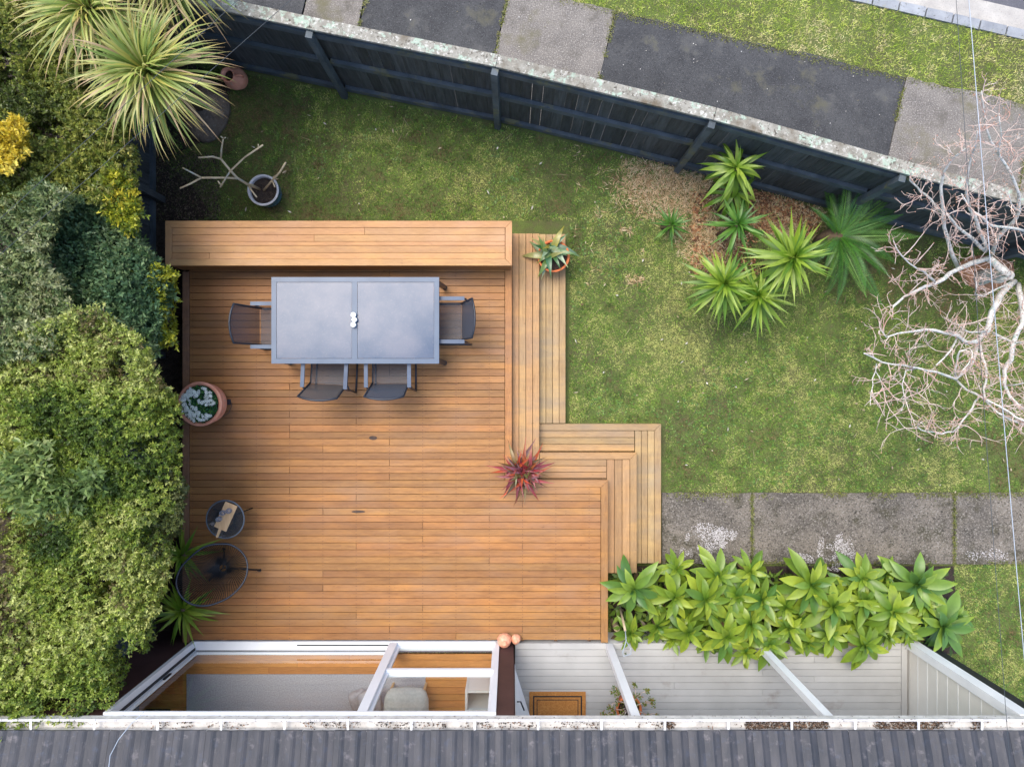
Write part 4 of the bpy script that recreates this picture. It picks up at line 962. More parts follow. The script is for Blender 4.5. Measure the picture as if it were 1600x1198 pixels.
for k in range(3):
    a0 = R(20+120*k); MB().tube([(tc.x+.2*math.cos(a0), tc.y+.2*math.sin(a0), tz-.01), (tc.x+.05*math.cos(a0), tc.y+.05*math.sin(a0), ZD+.2), (tc.x+.2*math.cos(a0), tc.y+.2*math.sin(a0), ZD+.008)], .007, 6).build('leg', M['cord'], stb, True)
q = lambda x, y, z: P(250+x/5.444, 740+y/5.444, z)
zb = tz+.0095
cs = [q(465, 445, zb), q(565, 490, zb), q(660, 275, zb), q(560, 235, zb)]
d1 = (cs[3]-cs[0]).normalized(); s1 = Vector((-d1.y, d1.x, 0)); hc = (q(515, 468, zb)); he = q(488, 535, zb)
hd = (he-hc).normalized(); hs = Vector((-hd.y, hd.x, 0))
if s1.dot(cs[1]-cs[0]) > 0: pass
out = [cs[0], hc-hs*.018+hd*.0, hc-hs*.016+hd*.055, he-hs*.014, he+hd*.012, he+hs*.014, hc+hs*.016+hd*.055, hc+hs*.018, cs[1], cs[2], cs[3]]
if (out[1]-cs[0]).length > (out[7]-cs[0]).length: out = [cs[0]]+out[1:8][::-1]+out[8:]
ar2 = sum(out[i].x*out[(i+1) % len(out)].y-out[(i+1) % len(out)].x*out[i].y for i in range(len(out)))
if ar2 < 0: out = out[::-1]
o = MB().quadbox([(p.x, p.y, zb) for p in out], [(p.x, p.y, zb+.016) for p in out]).build('chopping_board', M['board']); tag(o, 'pale wooden chopping board with a handle lying on the round side table', 'chopping board')
for i, (x, y, lab) in enumerate(((525, 335, 'clear stemless glass in the middle of the chopping board'), (578, 318, 'clear stemless glass at the upper edge of the chopping board'), (494, 388, 'clear stemless glass nearest the board handle'))):
    z = zb+.017; p = q(x, y, z+.08)
    o = MB().lathe([(.018, 0), (.030, .01), (.036, .045), (.030, .09), (.028, .09), (.034, .045), (.028, .013), (.001, .010)], 20, (p.x, p.y, z)).build('drinking_glass', M['clear'], smooth=True)
    tag(o, lab, 'glass', 'glasses on the side table')

# ---------------------------------------------------------------- egg-shaped cord chair
loop = [(520, 597), (600, 603), (685, 655), (738, 740), (738, 850), (695, 945), (605, 1035), (500, 1092), (385, 1122), (270, 1108), (185, 1050), (142, 960), (143, 880), (182, 790), (262, 705), (350, 635), (435, 603)]
fz = lambda x, y: ZD+.42+.42*((600-x)*.6+(y-600)*.55)/640
ec = thing('cord_chair', tuple(q(535, 805, ZD)), 'egg-shaped black cord lounge chair with a blue-grey loop beside the hedge', 'chair')
n0 = len(loop); lp = []
for i in range(n0):
    for t in (0, .25, .5, .75):
        p0, p1, p2, p3 = loop[i-1], loop[i], loop[(i+1) % n0], loop[(i+2) % n0]
        cr = lambda k: .5*((2*p1[k])+(-p0[k]+p2[k])*t+(2*p0[k]-5*p1[k]+4*p2[k]-p3[k])*t*t+(-p0[k]+3*p1[k]-3*p2[k]+p3[k])*t**3)
        x, y = cr(0), cr(1); lp.append(q(x, y, fz(x, y)))
MB().tube(lp, .013, 8, True).build('loop', M['loop'], ec, True)
hz = ZD+.25; hub = q(535, 800, hz); hr = .052
MB().tube(ring(hub.x, hub.y, hz, hr, 20), .009, 6, True).build('hub_ring', M['cord'], ec, True)
b = MB(); m_ = len(lp)
for i in range(m_*6//5):
    f_ = i/(m_*6//5)*m_; j = int(f_) % m_; t = f_-int(f_); p = lp[j].lerp(lp[(j+1) % m_], t); d = p-hub; an = math.atan2(d.y, d.x)
    h = hub+Vector((math.cos(an), math.sin(an), 0))*hr; mid = h.lerp(p, .5)-Vector((0, 0, .05)); b.tube([p, mid, h], .0044, 4)
b.build('seat_cords', M['cord'], ec, kind='stuff')
for (x, y) in ((850, 818), (545, 640), (420, 900)):
    f_ = q(x, y, ZD+.01); e = hub.lerp(f_, .45); e.z = ZD+.13
    MB().tube([hub+Vector((0, 0, -.01)), e, f_], .009, 6).lathe([(.016, 0), (.016, .012)], 8, (f_.x, f_.y, ZD)).build('leg', M['cord'], ec, True)

# ================================================================== POTS
def pot(name, loc, label, cat, prof, mat, soil_r, soil_z, rim=None):
    t = thing(name, loc, label, cat); L = Vector(loc)
    MB().lathe(prof, 36, loc, cap=False).build('pot', mat, t, True)
    MB().lathe([(soil_r, 0), (soil_r*.6, .01), (.001, .012)], 24, (L.x, L.y, L.z+soil_z), cap=False).build('soil', M['soil'], t)
    if rim: MB().lathe(rim[0], 36, loc, cap=False).build('rim', rim[1], t, True)
    return t
# flower tub
zr = ZD+.40; c = P(312, 631, zr); tub = pot('flower_tub', (c.x, c.y, ZD), 'large terracotta tub of small white flowers at the hedge edge of the deck', 'plant pot',
    [(.001, 0), (.16, 0), (.22, .07), (.262, .17), (.268, .24), (.25, .33), (.262, .36), (.288, .375), (.290, .40), (.27, .405), (.245, .40), (.24, .34), (.001, .33)], M['terra'], .24, .34)
k = 1500; a_ = RNG.uniform(0, 6.28, k); r_ = np.sqrt(RNG.random(k))*.232; hh = .40+.06*(1-(r_/.24)**2)+RNG.uniform(-.05, .02, k)
pos = np.stack([np.cos(a_)*r_, np.sin(a_)*r_, hh], axis=1); dr = unit(np.stack([RNG.normal(0, 1, k), RNG.normal(0, 1, k), RNG.uniform(.1, 1, k)], axis=1))
gc = np.array([srgb(*c)[:3] for c in ((40, 96, 56), (58, 120, 60), (90, 140, 60), (30, 74, 60))])
link('leaves', leaf_cloud(pos, dr, np.tile([[0, 0, 1.]], (k, 1)), RNG.uniform(.02, .045, k), RNG.uniform(.012, .02, k), gc[RNG.integers(0, 4, k)], M['foliage'], 'leaves'), tub, kind='stuff')
fl = []; fc = []; ff = []
for i in range(240):
    a0 = random.random()*6.28; r0 = math.sqrt(random.random())*.225
    if vnoise(np.array([math.cos(a0)*r0]), np.array([math.sin(a0)*r0]), 9, 44)[0] < .38: continue
    cx, cy, cz = math.cos(a0)*r0, math.sin(a0)*r0, .455+.04*(1-(r0/.24)**2)+random.uniform(-.012, .012); tx, ty = random.uniform(-.3, .3), random.uniform(-.3, .3); ph = random.random()
    for p_ in range(5):
        b0 = len(fl); t0 = ph+p_*1.2566
        for (rr, da) in ((.002, 0), (.014, -.55), (.021, 0), (.014, .55)):
            x, y = rr*math.cos(t0+da), rr*math.sin(t0+da); fl.append((cx+x, cy+y, cz+x*tx+y*ty)); fc.append((.92, .95, .96) if rr > .003 else (.6, .7, .5))
        ff.append((b0, b0+1, b0+2, b0+3))
link('flowers', np_mesh('flowers', np.array(fl), np.array(ff), M['foliage'], np.array(fc)), tub, kind='stuff')
pp = P(358, 628, ZD+.01)
wl = thing('garden_light', (pp.x, pp.y, ZD), 'tiny dark metal fitting on a thin wire beside the flower tub', 'garden light')
MB().bb(pp.x-.018, pp.x+.018, pp.y-.035, pp.y+.035, ZD+.002, ZD+.035).build('box', M['dark_metal'], wl)
MB().tube([pp+Vector((.02, .03, .01)), pp+Vector((.035, -.05, .0)), pp+Vector((.0, -.14, 0)), pp+Vector((-.08, -.20, 0))], .003, 5).build('wire', M['cable_dark'], wl)

# blue pot with pruned frangipani
zr = .34; c = P(411, 297, zr); bp = pot('blue_pot', (c.x, c.y, 0), 'blue glazed pot with a pale rim holding pruned bare frangipani stems', 'plant pot',
    [(.001, 0), (.13, 0), (.18, .08), (.205, .2), (.205, .29), (.215, .31), (.217, .335)], M['blue_glaze'], .18, .285, rim=([(.217, .335), (.215, .345), (.19, .345), (.183, .33), (.18, .27)], M['pale_rim']))
z_ = lambda x, y, z: P(270+x/4.79, 90+y/4.79, z)
br = MB()
def lim(pts, r0, r1): n = len(pts); br.tube([z_(*p) for p in pts], [r0+(r1-r0)*i/(n-1) for i in range(n)], 8)
lim([(650, 985, .30), (560, 950, .62), (480, 900, .85), (430, 845, .98), (360, 760, 1.1)], .019, .014)
lim([(360, 760, 1.1), (300, 742, 1.15), (190, 750, 1.22)], .014, .010); lim([(360, 750, 1.1), (365, 680, 1.2), (378, 600, 1.27)], .013, .009)
lim([(378, 605, 1.27), (358, 590, 1.3)], .009, .007); lim([(378, 605, 1.27), (396, 600, 1.3)], .009, .007)
lim([(480, 905, .85), (400, 900, .95), (210, 900, 1.1)], .015, .013); lim([(212, 898, 1.1), (140, 860, 1.2), (72, 825, 1.26)], .013, .009); lim([(210, 902, 1.1), (130, 945, 1.15), (52, 980, 1.2)], .013, .010)
lim([(560, 950, .6), (600, 1010, .66), (628, 1045, .7)], .013, .010)
lim([(355, 970, 1.0), (430, 850, 1.08), (540, 745, 1.2), (675, 655, 1.35)], .012, .010); lim([(360, 955, 1.02), (338, 925, 1.08)], .010, .008); lim([(640, 680, 1.3), (640, 650, 1.36)], .009, .007)
lim([(680, 995, .30), (740, 925, .45), (800, 860, .58), (845, 785, .7)], .016, .012); lim([(745, 925, .45), (765, 970, .5)], .011, .009)
lim([(650, 985, .30), (590, 955, .5), (560, 950, .62)], .018, .016)
br.build('stems', M['frangi'], bp, True)
# terracotta jug
c = P(373, 122, .1); jg = thing('terracotta_jug', (c.x, c.y, 0), 'two-handled terracotta jug on the grass near the fence corner', 'jug')
tl = Matrix.Rotation(R(12), 3, 'X') @ Matrix.Rotation(R(-6), 3, 'Y')
m = MB().lathe([(.001, 0), (.09, 0), (.13, .06), (.155, .16), (.15, .24), (.11, .31), (.083, .34), (.083, .37), (.10, .40), (.092, .405), (.07, .38), (.068, .30), (.001, .28)], 28); m.v = [tuple(tl @ Vector(v)) for v in m.v]; m.build('body', M['terra'], jg, True, True)
for s in (-1, 1):
    m = MB().tube([(s*.085, 0, .36), (s*.15, 0, .37), (s*.185, 0, .32), (s*.15, 0, .25)], .013, 8); m.v = [tuple(tl @ Vector(v)) for v in m.v]; m.build('handle', M['terra'], jg, True, True)
m = MB().lathe([(.066, .33), (.03, .35), (.001, .355)], 16, cap=False); m.v = [tuple(tl @ Vector(v)) for v in m.v]; m.build('moss_fill', M['soil'], jg, False, True)
# stone below the cabbage tree
c = P(322, 175); m = MB(); n = 22
m.lathe([(.42, -.02), (.42, .05), (.36, .12), (.25, .17), (.1, .19), (.001, .195)], n, (0, 0, 0), wob=.06); m.v = [(c.x+x*.82+random.uniform(-.012, .012), c.y+y*1.0+random.uniform(-.012, .012), z*1.1+random.uniform(-.006, .006)) for x, y, z in m.v]
tag(m.build('boulder', M['rock'], smooth=True), 'rounded grey-brown boulder half hidden under the cabbage tree leaves', 'boulder')

# bromeliads
bl = [strap_mesh('leaf', M['brom'], .34, .075, 6, d, .35, .6, tipc=(1.3, 1.2, .5)) for d in (.5, 1.0, 1.6)]
zr = Z2+.25; c = P(865, 400, zr); t = pot('bromeliad_pot', (c.x, c.y, Z2), 'orange terracotta pot with a loose grey-green bromeliad on the lower step', 'plant pot',
    [(.001, 0), (.13, 0), (.19, .18), (.20, .19), (.215, .19), (.222, .25), (.195, .25), (.19, .21), (.001, .20)], M['terra_orange'], .188, .215)
rosette(t, bl, 22, 15, 78, .75, 1.3, .24, .05)
for e in t.children:
    if e.name.startswith('leaf'): e.location.x -= random.uniform(0, .12); e.location.y += random.uniform(-.05, .16)
rl = [strap_mesh('leaf', M['brom_red'], .33, .042, 5, d, .35, .6, tipc=(1.2, .7, .8), basec=(.45, .75, .4)) for d in (.3, .7, 1.1)]
c = P(817, 738, ZD+.3); t = pot('red_bromeliad', (c.x, c.y, ZD), 'spiky red and pink bromeliad at the inner corner of the deck', 'potted plant',
    [(.001, 0), (.09, 0), (.12, .16), (.125, .17), (.105, .17), (.1, .14), (.001, .13)], M['terra'], .1, .14)
for dx_, dy_, nn in ((0, 0, 26), (.09, .03, 18), (-.08, .05, 18), (.03, -.09, 18), (-.05, -.07, 14)):
    az = random.random()*6
    for i in range(nn):
        u_ = i/(nn-1); a = az+i*2.4; el = 12+62*u_+random.uniform(-8, 8); s = (1.4-.6*u_)*random.uniform(.75, 1.15)
        e = (Matrix.Rotation(a, 4, 'Z') @ Matrix.Rotation(-R(el), 4, 'Y')).to_euler(); link('leaf', random.choice(rl), t, (dx_, dy_, .2+.06*u_), e, (s, s, s))

# copper ball ornaments on stakes
def knobbly(c, rx, rz_):
    n = 12; m = MB(); prof = [(math.sin(math.pi*i/8)*rx if 0 < i < 8 else .001, -math.cos(math.pi*i/8)*rz_) for i in range(9)]; m.lathe(prof, 11, c, wob=.05); return m
for px, py, r_, lab in ((788, 1000, .098, 'larger pink copper ball ornament by the window corner'), (806, 998, .068, 'smaller pink copper ball ornament beside the larger one')):
    zc = ZD+r_*1.15; p = P(px, py, zc); t = thing('ball_ornament', (p.x, p.y, ZD), lab, 'ornament', 'copper ball ornaments by the window corner')
    knobbly((p.x, p.y, zc), r_, r_*1.15).build('ball', M['copper'], t, False); MB().lathe([(r_*.35, 0), (r_*.3, .012)], 12, (p.x, p.y, zc+r_*1.12)).build('rim', M['copper'], t)
# spade leaning in the bed and the round timber stake
sp_ = thing('garden_spade', tuple(P(970, 930)), 'garden spade with an ash shaft and open steel handle leaning on the veranda edge', 'spade')
s0 = P(966, 935, .05); s1_ = P(977, 985, .78); s2_ = P(979, 1008, .92)
MB().tube([s0.lerp(s1_, .3), s1_], .016, 8).build('shaft', M['ash'], sp_, True)
MB().tube([s1_, s2_.lerp(s1_, .3), P(973, 1018, .97), P(974, 1025, 1.0), P(986, 1021, 1.0), P(986, 1014, .97), s2_.lerp(s1_, .3)], .007, 6).build('handle', M['steel'], sp_, True)
MB().bar(s0.lerp(s1_, .3), s0, .16, .006, (1, 0, .1)).build('blade', M['steel'], sp_)
c = P(964, 982, .35); o = MB().lathe([(.045, 0), (.045, .345), (.040, .35)], 14, (c.x, c.y, 0)).build('timber_stake', M['ash']); tag(o, 'short round timber stake standing in the soil beside the spade', 'stake')

# potted plant on the veranda behind the first post
c = P(983, 1108, .70); t = pot('veranda_pot_plant', (c.x, c.y, .45), 'terracotta pot of straggly jade plant behind the first veranda post', 'potted plant', [(.001, 0), (.11, 0), (.15, .2), (.17, .2), (.17, .25), (.145, .25), (.14, .2), (.001, .2)], M['terra_orange'], .14, .215)
b = MB(); tips = []
def sprout(p, d, L, r, depth):
    e = p+d*L; mid = p.lerp(e, .5)+Vector((random.uniform(-.02, .02), random.uniform(-.02, .02), .01)); b.tube([p, mid, e], [r, r*.85, r*.7], 5)
    if depth == 0: tips.append((e, d)); return
    tips.append((mid, d))
    for k in range(2): nd = (d+Vector((random.uniform(-.6, .6), random.uniform(-.6, .6), random.uniform(-.2, .5)))).normalized(); sprout(e, nd, L*.75, r*.7, depth-1)
for k in range(11):
    a0 = k*2*math.pi/11+random.uniform(-.2, .2); sprout(Vector((c.x+.05*math.cos(a0), c.y+.05*math.sin(a0), .67)), Vector((math.cos(a0), math.sin(a0), .45)).normalized(), .15, .009, 2)
b.build('stems', M['twig'], t, True)
pos = []; dr = []
for e, d in tips:
    for k in range(16): pos.append(tuple(e-wloc(t)+Vector([random.uniform(-.025, .025) for _ in range(3)]))); dr.append((random.gauss(0, 1), random.gauss(0, 1), random.uniform(0, 1)))
k = len(pos); jc = np.array([srgb(*c)[:3] for c in ((104, 128, 44), (130, 146, 54), (150, 120, 60), (84, 108, 40))])
link('leaves', leaf_cloud(np.array(pos), unit(np.array(dr)), np.tile([[0, 0, 1.]], (k, 1)), RNG.uniform(.018, .035, k), RNG.uniform(.012, .02, k), jc[RNG.integers(0, 4, k)], M['foliage'], 'leaves'), t, kind='stuff')

# ================================================================== AGAVES
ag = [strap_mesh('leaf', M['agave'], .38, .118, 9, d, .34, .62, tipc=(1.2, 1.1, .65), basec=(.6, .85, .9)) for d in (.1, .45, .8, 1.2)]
agb = [strap_mesh('leaf', M['agave_blue'], .40, .12, 9, d, .34, .62, tipc=(1.5, 1.3, .7)) for d in (.3, .7, 1.0)]
agd = [strap_mesh('withered_leaf', M['dead'], .36, .07, 7, d, .5, .62, tipc=(.7, .6, .5)) for d in (.6, 1.2)]
AG = {'back': [(990, 919, .7, 1.15, 1), (1057, 888, .55, .75, 0), (1124, 900, .65, 1.05, 0), (1172, 893, .55, .85, 0), (1267, 912, .75, 1.2, 0), (1347, 903, .6, .95, 0), (1384, 898, .5, .7, 0), (1432, 912, .7, 1.2, 1)],
      'middle': [(1022, 944, .5, .7, 0), (1054, 932, .7, 1.0, 0), (1102, 936, .8, 1.05, 0), (1150, 930, .65, 1.0, 0), (1190, 936, .6, 1.0, 0), (1227, 948, .6, .85, 0), (1301, 947, .8, 1.1, 0), (1352, 938, .65, .95, 0), (1395, 955, .8, 1.1, 0), (1444, 945, .55, .9, 0), (1080, 958, .5, .8, 0), (1125, 952, .5, .85, 0), (1262, 935, .55, .85, 0), (1330, 925, .5, .8, 0), (1420, 938, .5, .8, 0), (1246, 962, .55, .8, 0), (1472, 978, .6, 1.25, 1)],
      'front': [(986, 989, .5, .75, 0), (1027, 978, .5, .75, 0), (1075, 987, .6, .95, 0), (1135, 994, .8, 1.0, 0), (1172, 974, .7, 1.0, 0), (1165, 1018, .5, .7, 0), (1203, 1006, .65, .9, 0), (1232, 980, .6, .95, 0), (1297, 992, .6, .95, 0), (1322, 972, .5, .8, 0), (1351, 1008, .75, .95, 0), (1366, 974, .55, .85, 0), (1415, 985, .5, .8, 0), (1490, 962, .4, .75, 1), (1050, 998, .45, .7, 0), (1105, 1004, .5, .7, 0), (1262, 1003, .5, .75, 0), (1384, 992, .6, .85, 0)]}
ordw = ['first', 'second', 'third', 'fourth', 'fifth', 'sixth', 'seventh', 'eighth', 'ninth', 'tenth', 'eleventh', 'twelfth', 'thirteenth', 'fourteenth', 'fifteenth', 'sixteenth', 'seventeenth', 'eighteenth', 'nineteenth']
rowt = {'back': 'in the row beside the concrete path', 'middle': 'in the middle row of the bed', 'front': 'in the row leaning over the pale veranda'}
for row, L in AG.items():
    for i, (px, py, z, s, bl_) in enumerate(sorted(L)):
        c = P(px, py, z); t = thing('agave', (c.x, c.y, 0), ('blue-green agave, ' if bl_ else 'lime-green agave, ')+ordw[i]+' from the deck '+rowt[row], 'agave', 'agaves in the bed beside the veranda')
        tl = Matrix.Rotation(random.uniform(-.32, .32), 4, 'X') @ Matrix.Rotation(random.uniform(-.32, .32), 4, 'Y')
        MB().tube([(0, 0, 0), (0, 0, z*.9)], [.035, .03], 8).build('stem', M['bark'], t, True, True)
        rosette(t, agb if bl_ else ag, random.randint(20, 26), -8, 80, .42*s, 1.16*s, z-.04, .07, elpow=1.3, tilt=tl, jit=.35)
        for q in range(random.randint(1, 3)):
            a = random.random()*6.28; e = (Matrix.Rotation(a, 4, 'Z') @ Matrix.Rotation(R(random.uniform(20, 45)), 4, 'Y')).to_euler(); link('withered_leaf', random.choice(agd), t, (0, 0, z-.06), e, (s*.8,)*3)
# dead under-leaves so the bed reads full
k = 2600; xx = RNG.uniform(P(962, 0, .2).x, P(1475, 0, .2).x, k); yy = RNG.uniform(P(0, 1004, .2).y, P(0, 896, .2).y, k)
dr = unit(np.stack([RNG.normal(0, 1, k), RNG.normal(0, 1, k), RNG.uniform(-.1, .7, k)], axis=1)); uc = np.array([srgb(*c)[:3] for c in ((70, 96, 36), (96, 124, 44), (116, 140, 48), (84, 70, 48))])
o = link('undergrowth', leaf_cloud(np.stack([xx, yy, RNG.uniform(.03, .42, k)], axis=1), dr, np.tile([[0, 0, 1.]], (k, 1)), RNG.uniform(.06, .2, k), RNG.uniform(.03, .07, k), uc[RNG.choice(4, k, p=[.35, .3, .15, .2])], M['foliage'], 'undergrowth'), kind='stuff')
tag(o, 'low crowded young leaves and litter under the agaves', 'undergrowth', kind='stuff')

# ================================================================== YUCCAS, CYCAD, CABBAGE TREES
yl = [strap_mesh('leaf', M['yucca'], .55, .058, 6, d, .3, .75, basec=(.8, .95, .6)) for d in (.05, .2, .45, .9)]
yd = [strap_mesh('leaf', M['yucca_dark'], .55, .052, 6, d, .3, .75, basec=(.8, .95, .6)) for d in (.1, .4, .8)]
yw = [strap_mesh('withered_leaf', M['dead'], .5, .04, 6, d, .4, .75) for d in (.5, 1.2)]
dl = [strap_mesh('leaf', M['yucca'], .55, .068, 7, d, .25, .8, basec=(.7, .9, .6)) for d in (.9, 1.5, 1.9)]
YU = [((1240, 402, 1.15), yl, 60, -18, 84, .55, 1.12, 'tall yellow-green yucca, the topmost of the clump, next to the cycad'),
      ((1132, 443, 1.0), yl, 62, -18, 84, .5, 1.0, 'round dense yucca at the lawn end of the clump'),
      ((1186, 462, .75), yl, 48, -15, 80, .5, 1.05, 'lower yucca tucked between the two largest yuccas'),
      ((1154, 350, .85), yd, 34, -10, 80, .45, .85, 'narrow-leaved yucca in the middle, below the drooping one'),
      ((1050, 351, .35), yd, 26, 5, 80, .35, .58, 'small dark yucca standing apart on the straw patch'),
      ((1150, 262, 1.2), dl, 34, 0, 80, .55, .98, 'drooping broad-leaved yucca leaning on the dark fence'),
      ((1148, 300, .8), dl, 16, 0, 50, .5, .9, 'few-leaved drooping yucca directly below the one on the fence'),
      ((283, 868, .8), yl, 24, 0, 80, .5, .8, 'yucca poking out of the hedge beside the cord chair, the farther one'),
      ((283, 955, .75), yl, 30, -5, 82, .5, .95, 'yucca by the deck corner next to the glazed doors')]
for (c_, ms, n, e0, e1, s0_, s1_, lab) in YU:
    c = P(*c_); t = thing('yucca', (c.x, c.y, 0), lab, 'yucca', 'yuccas')
    MB().tube([(random.uniform(-.05, .05), random.uniform(-.05, .05), 0), (0, 0, c_[2]*.5), (0, 0, c_[2])], [.055, .045, .04], 8).build('trunk', M['bark'], t, True, True)
    for q in range(random.randint(3, 7)):
        a = random.random()*6.28; e = (Matrix.Rotation(a, 4, 'Z') @ Matrix.Rotation(R(random.uniform(15, 50)), 4, 'Y')).to_euler(); link('withered_leaf', random.choice(yw), t, (0, 0, c_[2]-.15), e, (s1_*.9,)*3)
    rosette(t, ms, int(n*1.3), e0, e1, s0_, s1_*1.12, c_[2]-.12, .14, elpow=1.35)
# cycad: each frond a rachis with leaflets
def frond(L, droop, n=38):
    m = MB(); v = []; f = []; col = []; ang = 0; p = Vector((0, 0, 0)); pts = [p.copy()]; dirs = []
    for i in range(n):
        ang -= droop/n; d = Vector((math.cos(ang), 0, math.sin(ang))); p = p+d*(L/n); pts.append(p.copy()); t = (i+1)/n
        w = L*.135*min(1, .35+t*2.2)*max(.12, (1-t**3)); up = Vector((-d.z, 0, d.x))
        for s in (-1, 1):
            if t < .06: continue
            b0 = len(v); dr = (d*.62+Vector((0, s*.78, 0))+up*.22).normalized(); a = pts[-2]; bw_ = .0105
            tip = a+dr*w; mid = a+dr*w*.5+up*w*.06
            v += [tuple(a), tuple(mid+d*bw_), tuple(tip), tuple(mid-d*bw_)]; f.append((b0, b0+1, b0+2, b0+3) if s > 0 else (b0, b0+3, b0+2, b0+1)); k = random.uniform(.8, 1.2); col += [(k, k, k)]*4
    for i in range(n):
        b0 = len(v); r0 = .007*(1-i/n)+.002; a, b = pts[i], pts[i+1]
        v += [(a.x, -r0, a.z+.003), (a.x, r0, a.z+.003), (b.x, r0, b.z+.003), (b.x, -r0, b.z+.003)]; f.append((b0, b0+1, b0+2, b0+3)); col += [(1.3, 1.25, .8)]*4
    return np_mesh('frond', np.array(v), np.array(f), M['cycad'], np.array(col))
M['cycad'] = m_leaf('cycad_leaflet', [srgb(58, 106, 44)[:3], srgb(76, 128, 46)[:3], srgb(104, 148, 58)[:3], srgb(50, 112, 72)[:3]], .4, .15)
fr_ = [frond(1.12, d) for d in (.4, .8, 1.1)]
c = P(1313, 368, .6); cy = thing('cycad', (c.x, c.y, 0), 'dark green cycad with long feathery fronds between the yuccas and the fence', 'cycad')
MB().lathe([(.13, 0), (.15, .25), (.14, .5), (.06, .58)], 14, (0, 0, 0)).build('trunk', M['bark'], cy, True, True)
for i in range(30):
    a = R(-150+300*((i*.618) % 1))+random.uniform(-.06, .06)-R(8); t_ = i/33; el = 4+50*t_+random.uniform(-5, 5); s = (1.0-.15*t_)*random.uniform(.8, 1.02)
    if abs(math.degrees(a)) > 100: s *= .6
    e = (Matrix.Rotation(a, 4, 'Z') @ Matrix.Rotation(-R(el), 4, 'Y') @ Matrix.Rotation(random.uniform(-.3, .3), 4, 'X')).to_euler(); link('frond', random.choice(fr_), cy, (0, 0, .5+.06*t_), e, (s, s, s))

def strap_head(cx, cy, cz, n, L, W, pal_, rng, name, e0=-25, e1=80):
    """a cabbage tree head: hundreds of narrow arching leaves in one mesh"""
    seg = 7; i = np.arange(n); t = i/(n-1); az = i*2.39996+rng.normal(0, .12, n); el = np.radians(e0+(e1-e0)*t**.9+rng.normal(0, 7, n)); Ln = L*(1-.35*t**2)*rng.uniform(.75, 1.12, n); dro = rng.uniform(.9, 2.0, n)*(1-.35*t)
    cc = pal_[rng.integers(0, len(pal_), n)]*rng.uniform(.85, 1.15, (n, 1)); dead = rng.random(n) < .10*(1-t)+.02
    cc[dead] = np.array(srgb(186, 160, 120)[:3])*rng.uniform(.7, 1.1, (dead.sum(), 1))
    x = np.zeros(n); z = np.zeros(n); ang = el.copy(); V = []; Cc = []
    tip = np.array(srgb(176, 132, 96)[:3]); lean = rng.normal(0, .35, n); a2 = az.copy()
    X = np.cos(az)*.03; Y = np.sin(az)*.03; Z = cz+.16*t
    for k in range(seg+1):
        s = k/seg
        if k: X = X+np.cos(a2)*np.cos(ang)*Ln/seg; Y = Y+np.sin(a2)*np.cos(ang)*Ln/seg; Z = Z+np.sin(ang)*Ln/seg; ang = ang-dro/seg; a2 = a2+lean/seg
        w = W*(1-s**2.2)*(.55+.9*s*(1-s)*2)+.001
        sx, sy = -np.sin(a2)*w/2, np.cos(a2)*w/2
        V.append(np.stack([np.stack([X+sx, Y+sy, Z+w*.12], 1), np.stack([X-sx, Y-sy, Z+w*.12], 1)], 1))
        c_ = cc*(.75 if k == 0 else 1)+0*s; m = max(0, (s-.72)/.28)*.75; Cc.append(np.repeat((c_*(1-m)+tip*m)[:, None, :], 2, axis=1))
    V = np.stack(V, 1); Cc = np.stack(Cc, 1)      # n, seg+1, 2, 3
    base = (np.arange(n)*(seg+1)*2)[:, None]; k = np.arange(seg)[None, :]
    F = np.stack([base+2*k, base+2*k+1, base+2*k+3, base+2*k+2], -1).reshape(-1, 4)
    return np_mesh(name, V.reshape(-1, 3), F, M['foliage'], np.clip(Cc.reshape(-1, 3), 0, 1))
cp = np.array([srgb(*c)[:3] for c in ((150, 164, 78), (168, 178, 88), (134, 152, 74), (186, 188, 112), (118, 140, 66), (176, 170, 84))])
for (px, py, z, n, L, bx_, by_, lab) in ((238, 118, 2.45, 330, .94, 318, 168, 'yellow-green cabbage tree with arching strap leaves, the nearest to the blue pot'), (148, 22, 2.5, 300, .92, 240, 120, 'yellow-green cabbage tree cut by the picture edge, farther left'), (262, -42, 2.3, 280, .9, 272, 112, 'dry-tipped cabbage tree by the fence, mostly outside the picture edge')):
    c = P(px, py, z); t = thing('cabbage_tree', (c.x, c.y, 0), lab, 'cabbage tree', 'cabbage trees at the fence corner')
    g0 = P(bx_, by_)-Vector((c.x, c.y, 0)); MB().tube([g0, g0*.55+Vector((0, 0, z*.5)), (0, 0, z+.05)], [.09, .07, .05], 10).build('trunk', M['bark'], t, True, True)
    link('leaves', strap_head(0, 0, z-.05, n, L, .030, cp, np.random.default_rng(px), 'leaves', 0, 82), t, kind='stuff')

# ================================================================== HEDGE AND SHRUBS ON THE LEFT
pal('lime', (72, 94, 38), (98, 120, 46), (126, 146, 56), (154, 168, 74), (186, 192, 112), (134, 148, 66), (120, 110, 70))
pal('olive', (76, 90, 38), (98, 112, 46), (122, 132, 54), (146, 150, 68), (108, 122, 48), (164, 162, 88))
pal('teal', (62, 88, 60), (74, 104, 70), (94, 122, 82), (120, 142, 98), (84, 112, 62), (150, 164, 122))
pal('greygreen', (84, 104, 62), (112, 128, 76), (140, 150, 98), (164, 168, 124), (96, 116, 68))
pal('yellow', (190, 168, 48), (208, 186, 60), (220, 200, 84), (160, 150, 50), (120, 128, 50))
pal('gold', (132, 140, 40), (164, 166, 48), (110, 126, 42), (190, 180, 60))
pal('broad', (96, 118, 62), (114, 136, 72), (138, 156, 90), (160, 174, 112), (100, 122, 64))
pal('dull', (84, 96, 50), (108, 116, 66), (128, 132, 84), (98, 108, 58))
edge = lambda xr, w, amt: (lambda x, y: amt*np.clip((x-(xr-w))/w, 0, 1)**2)
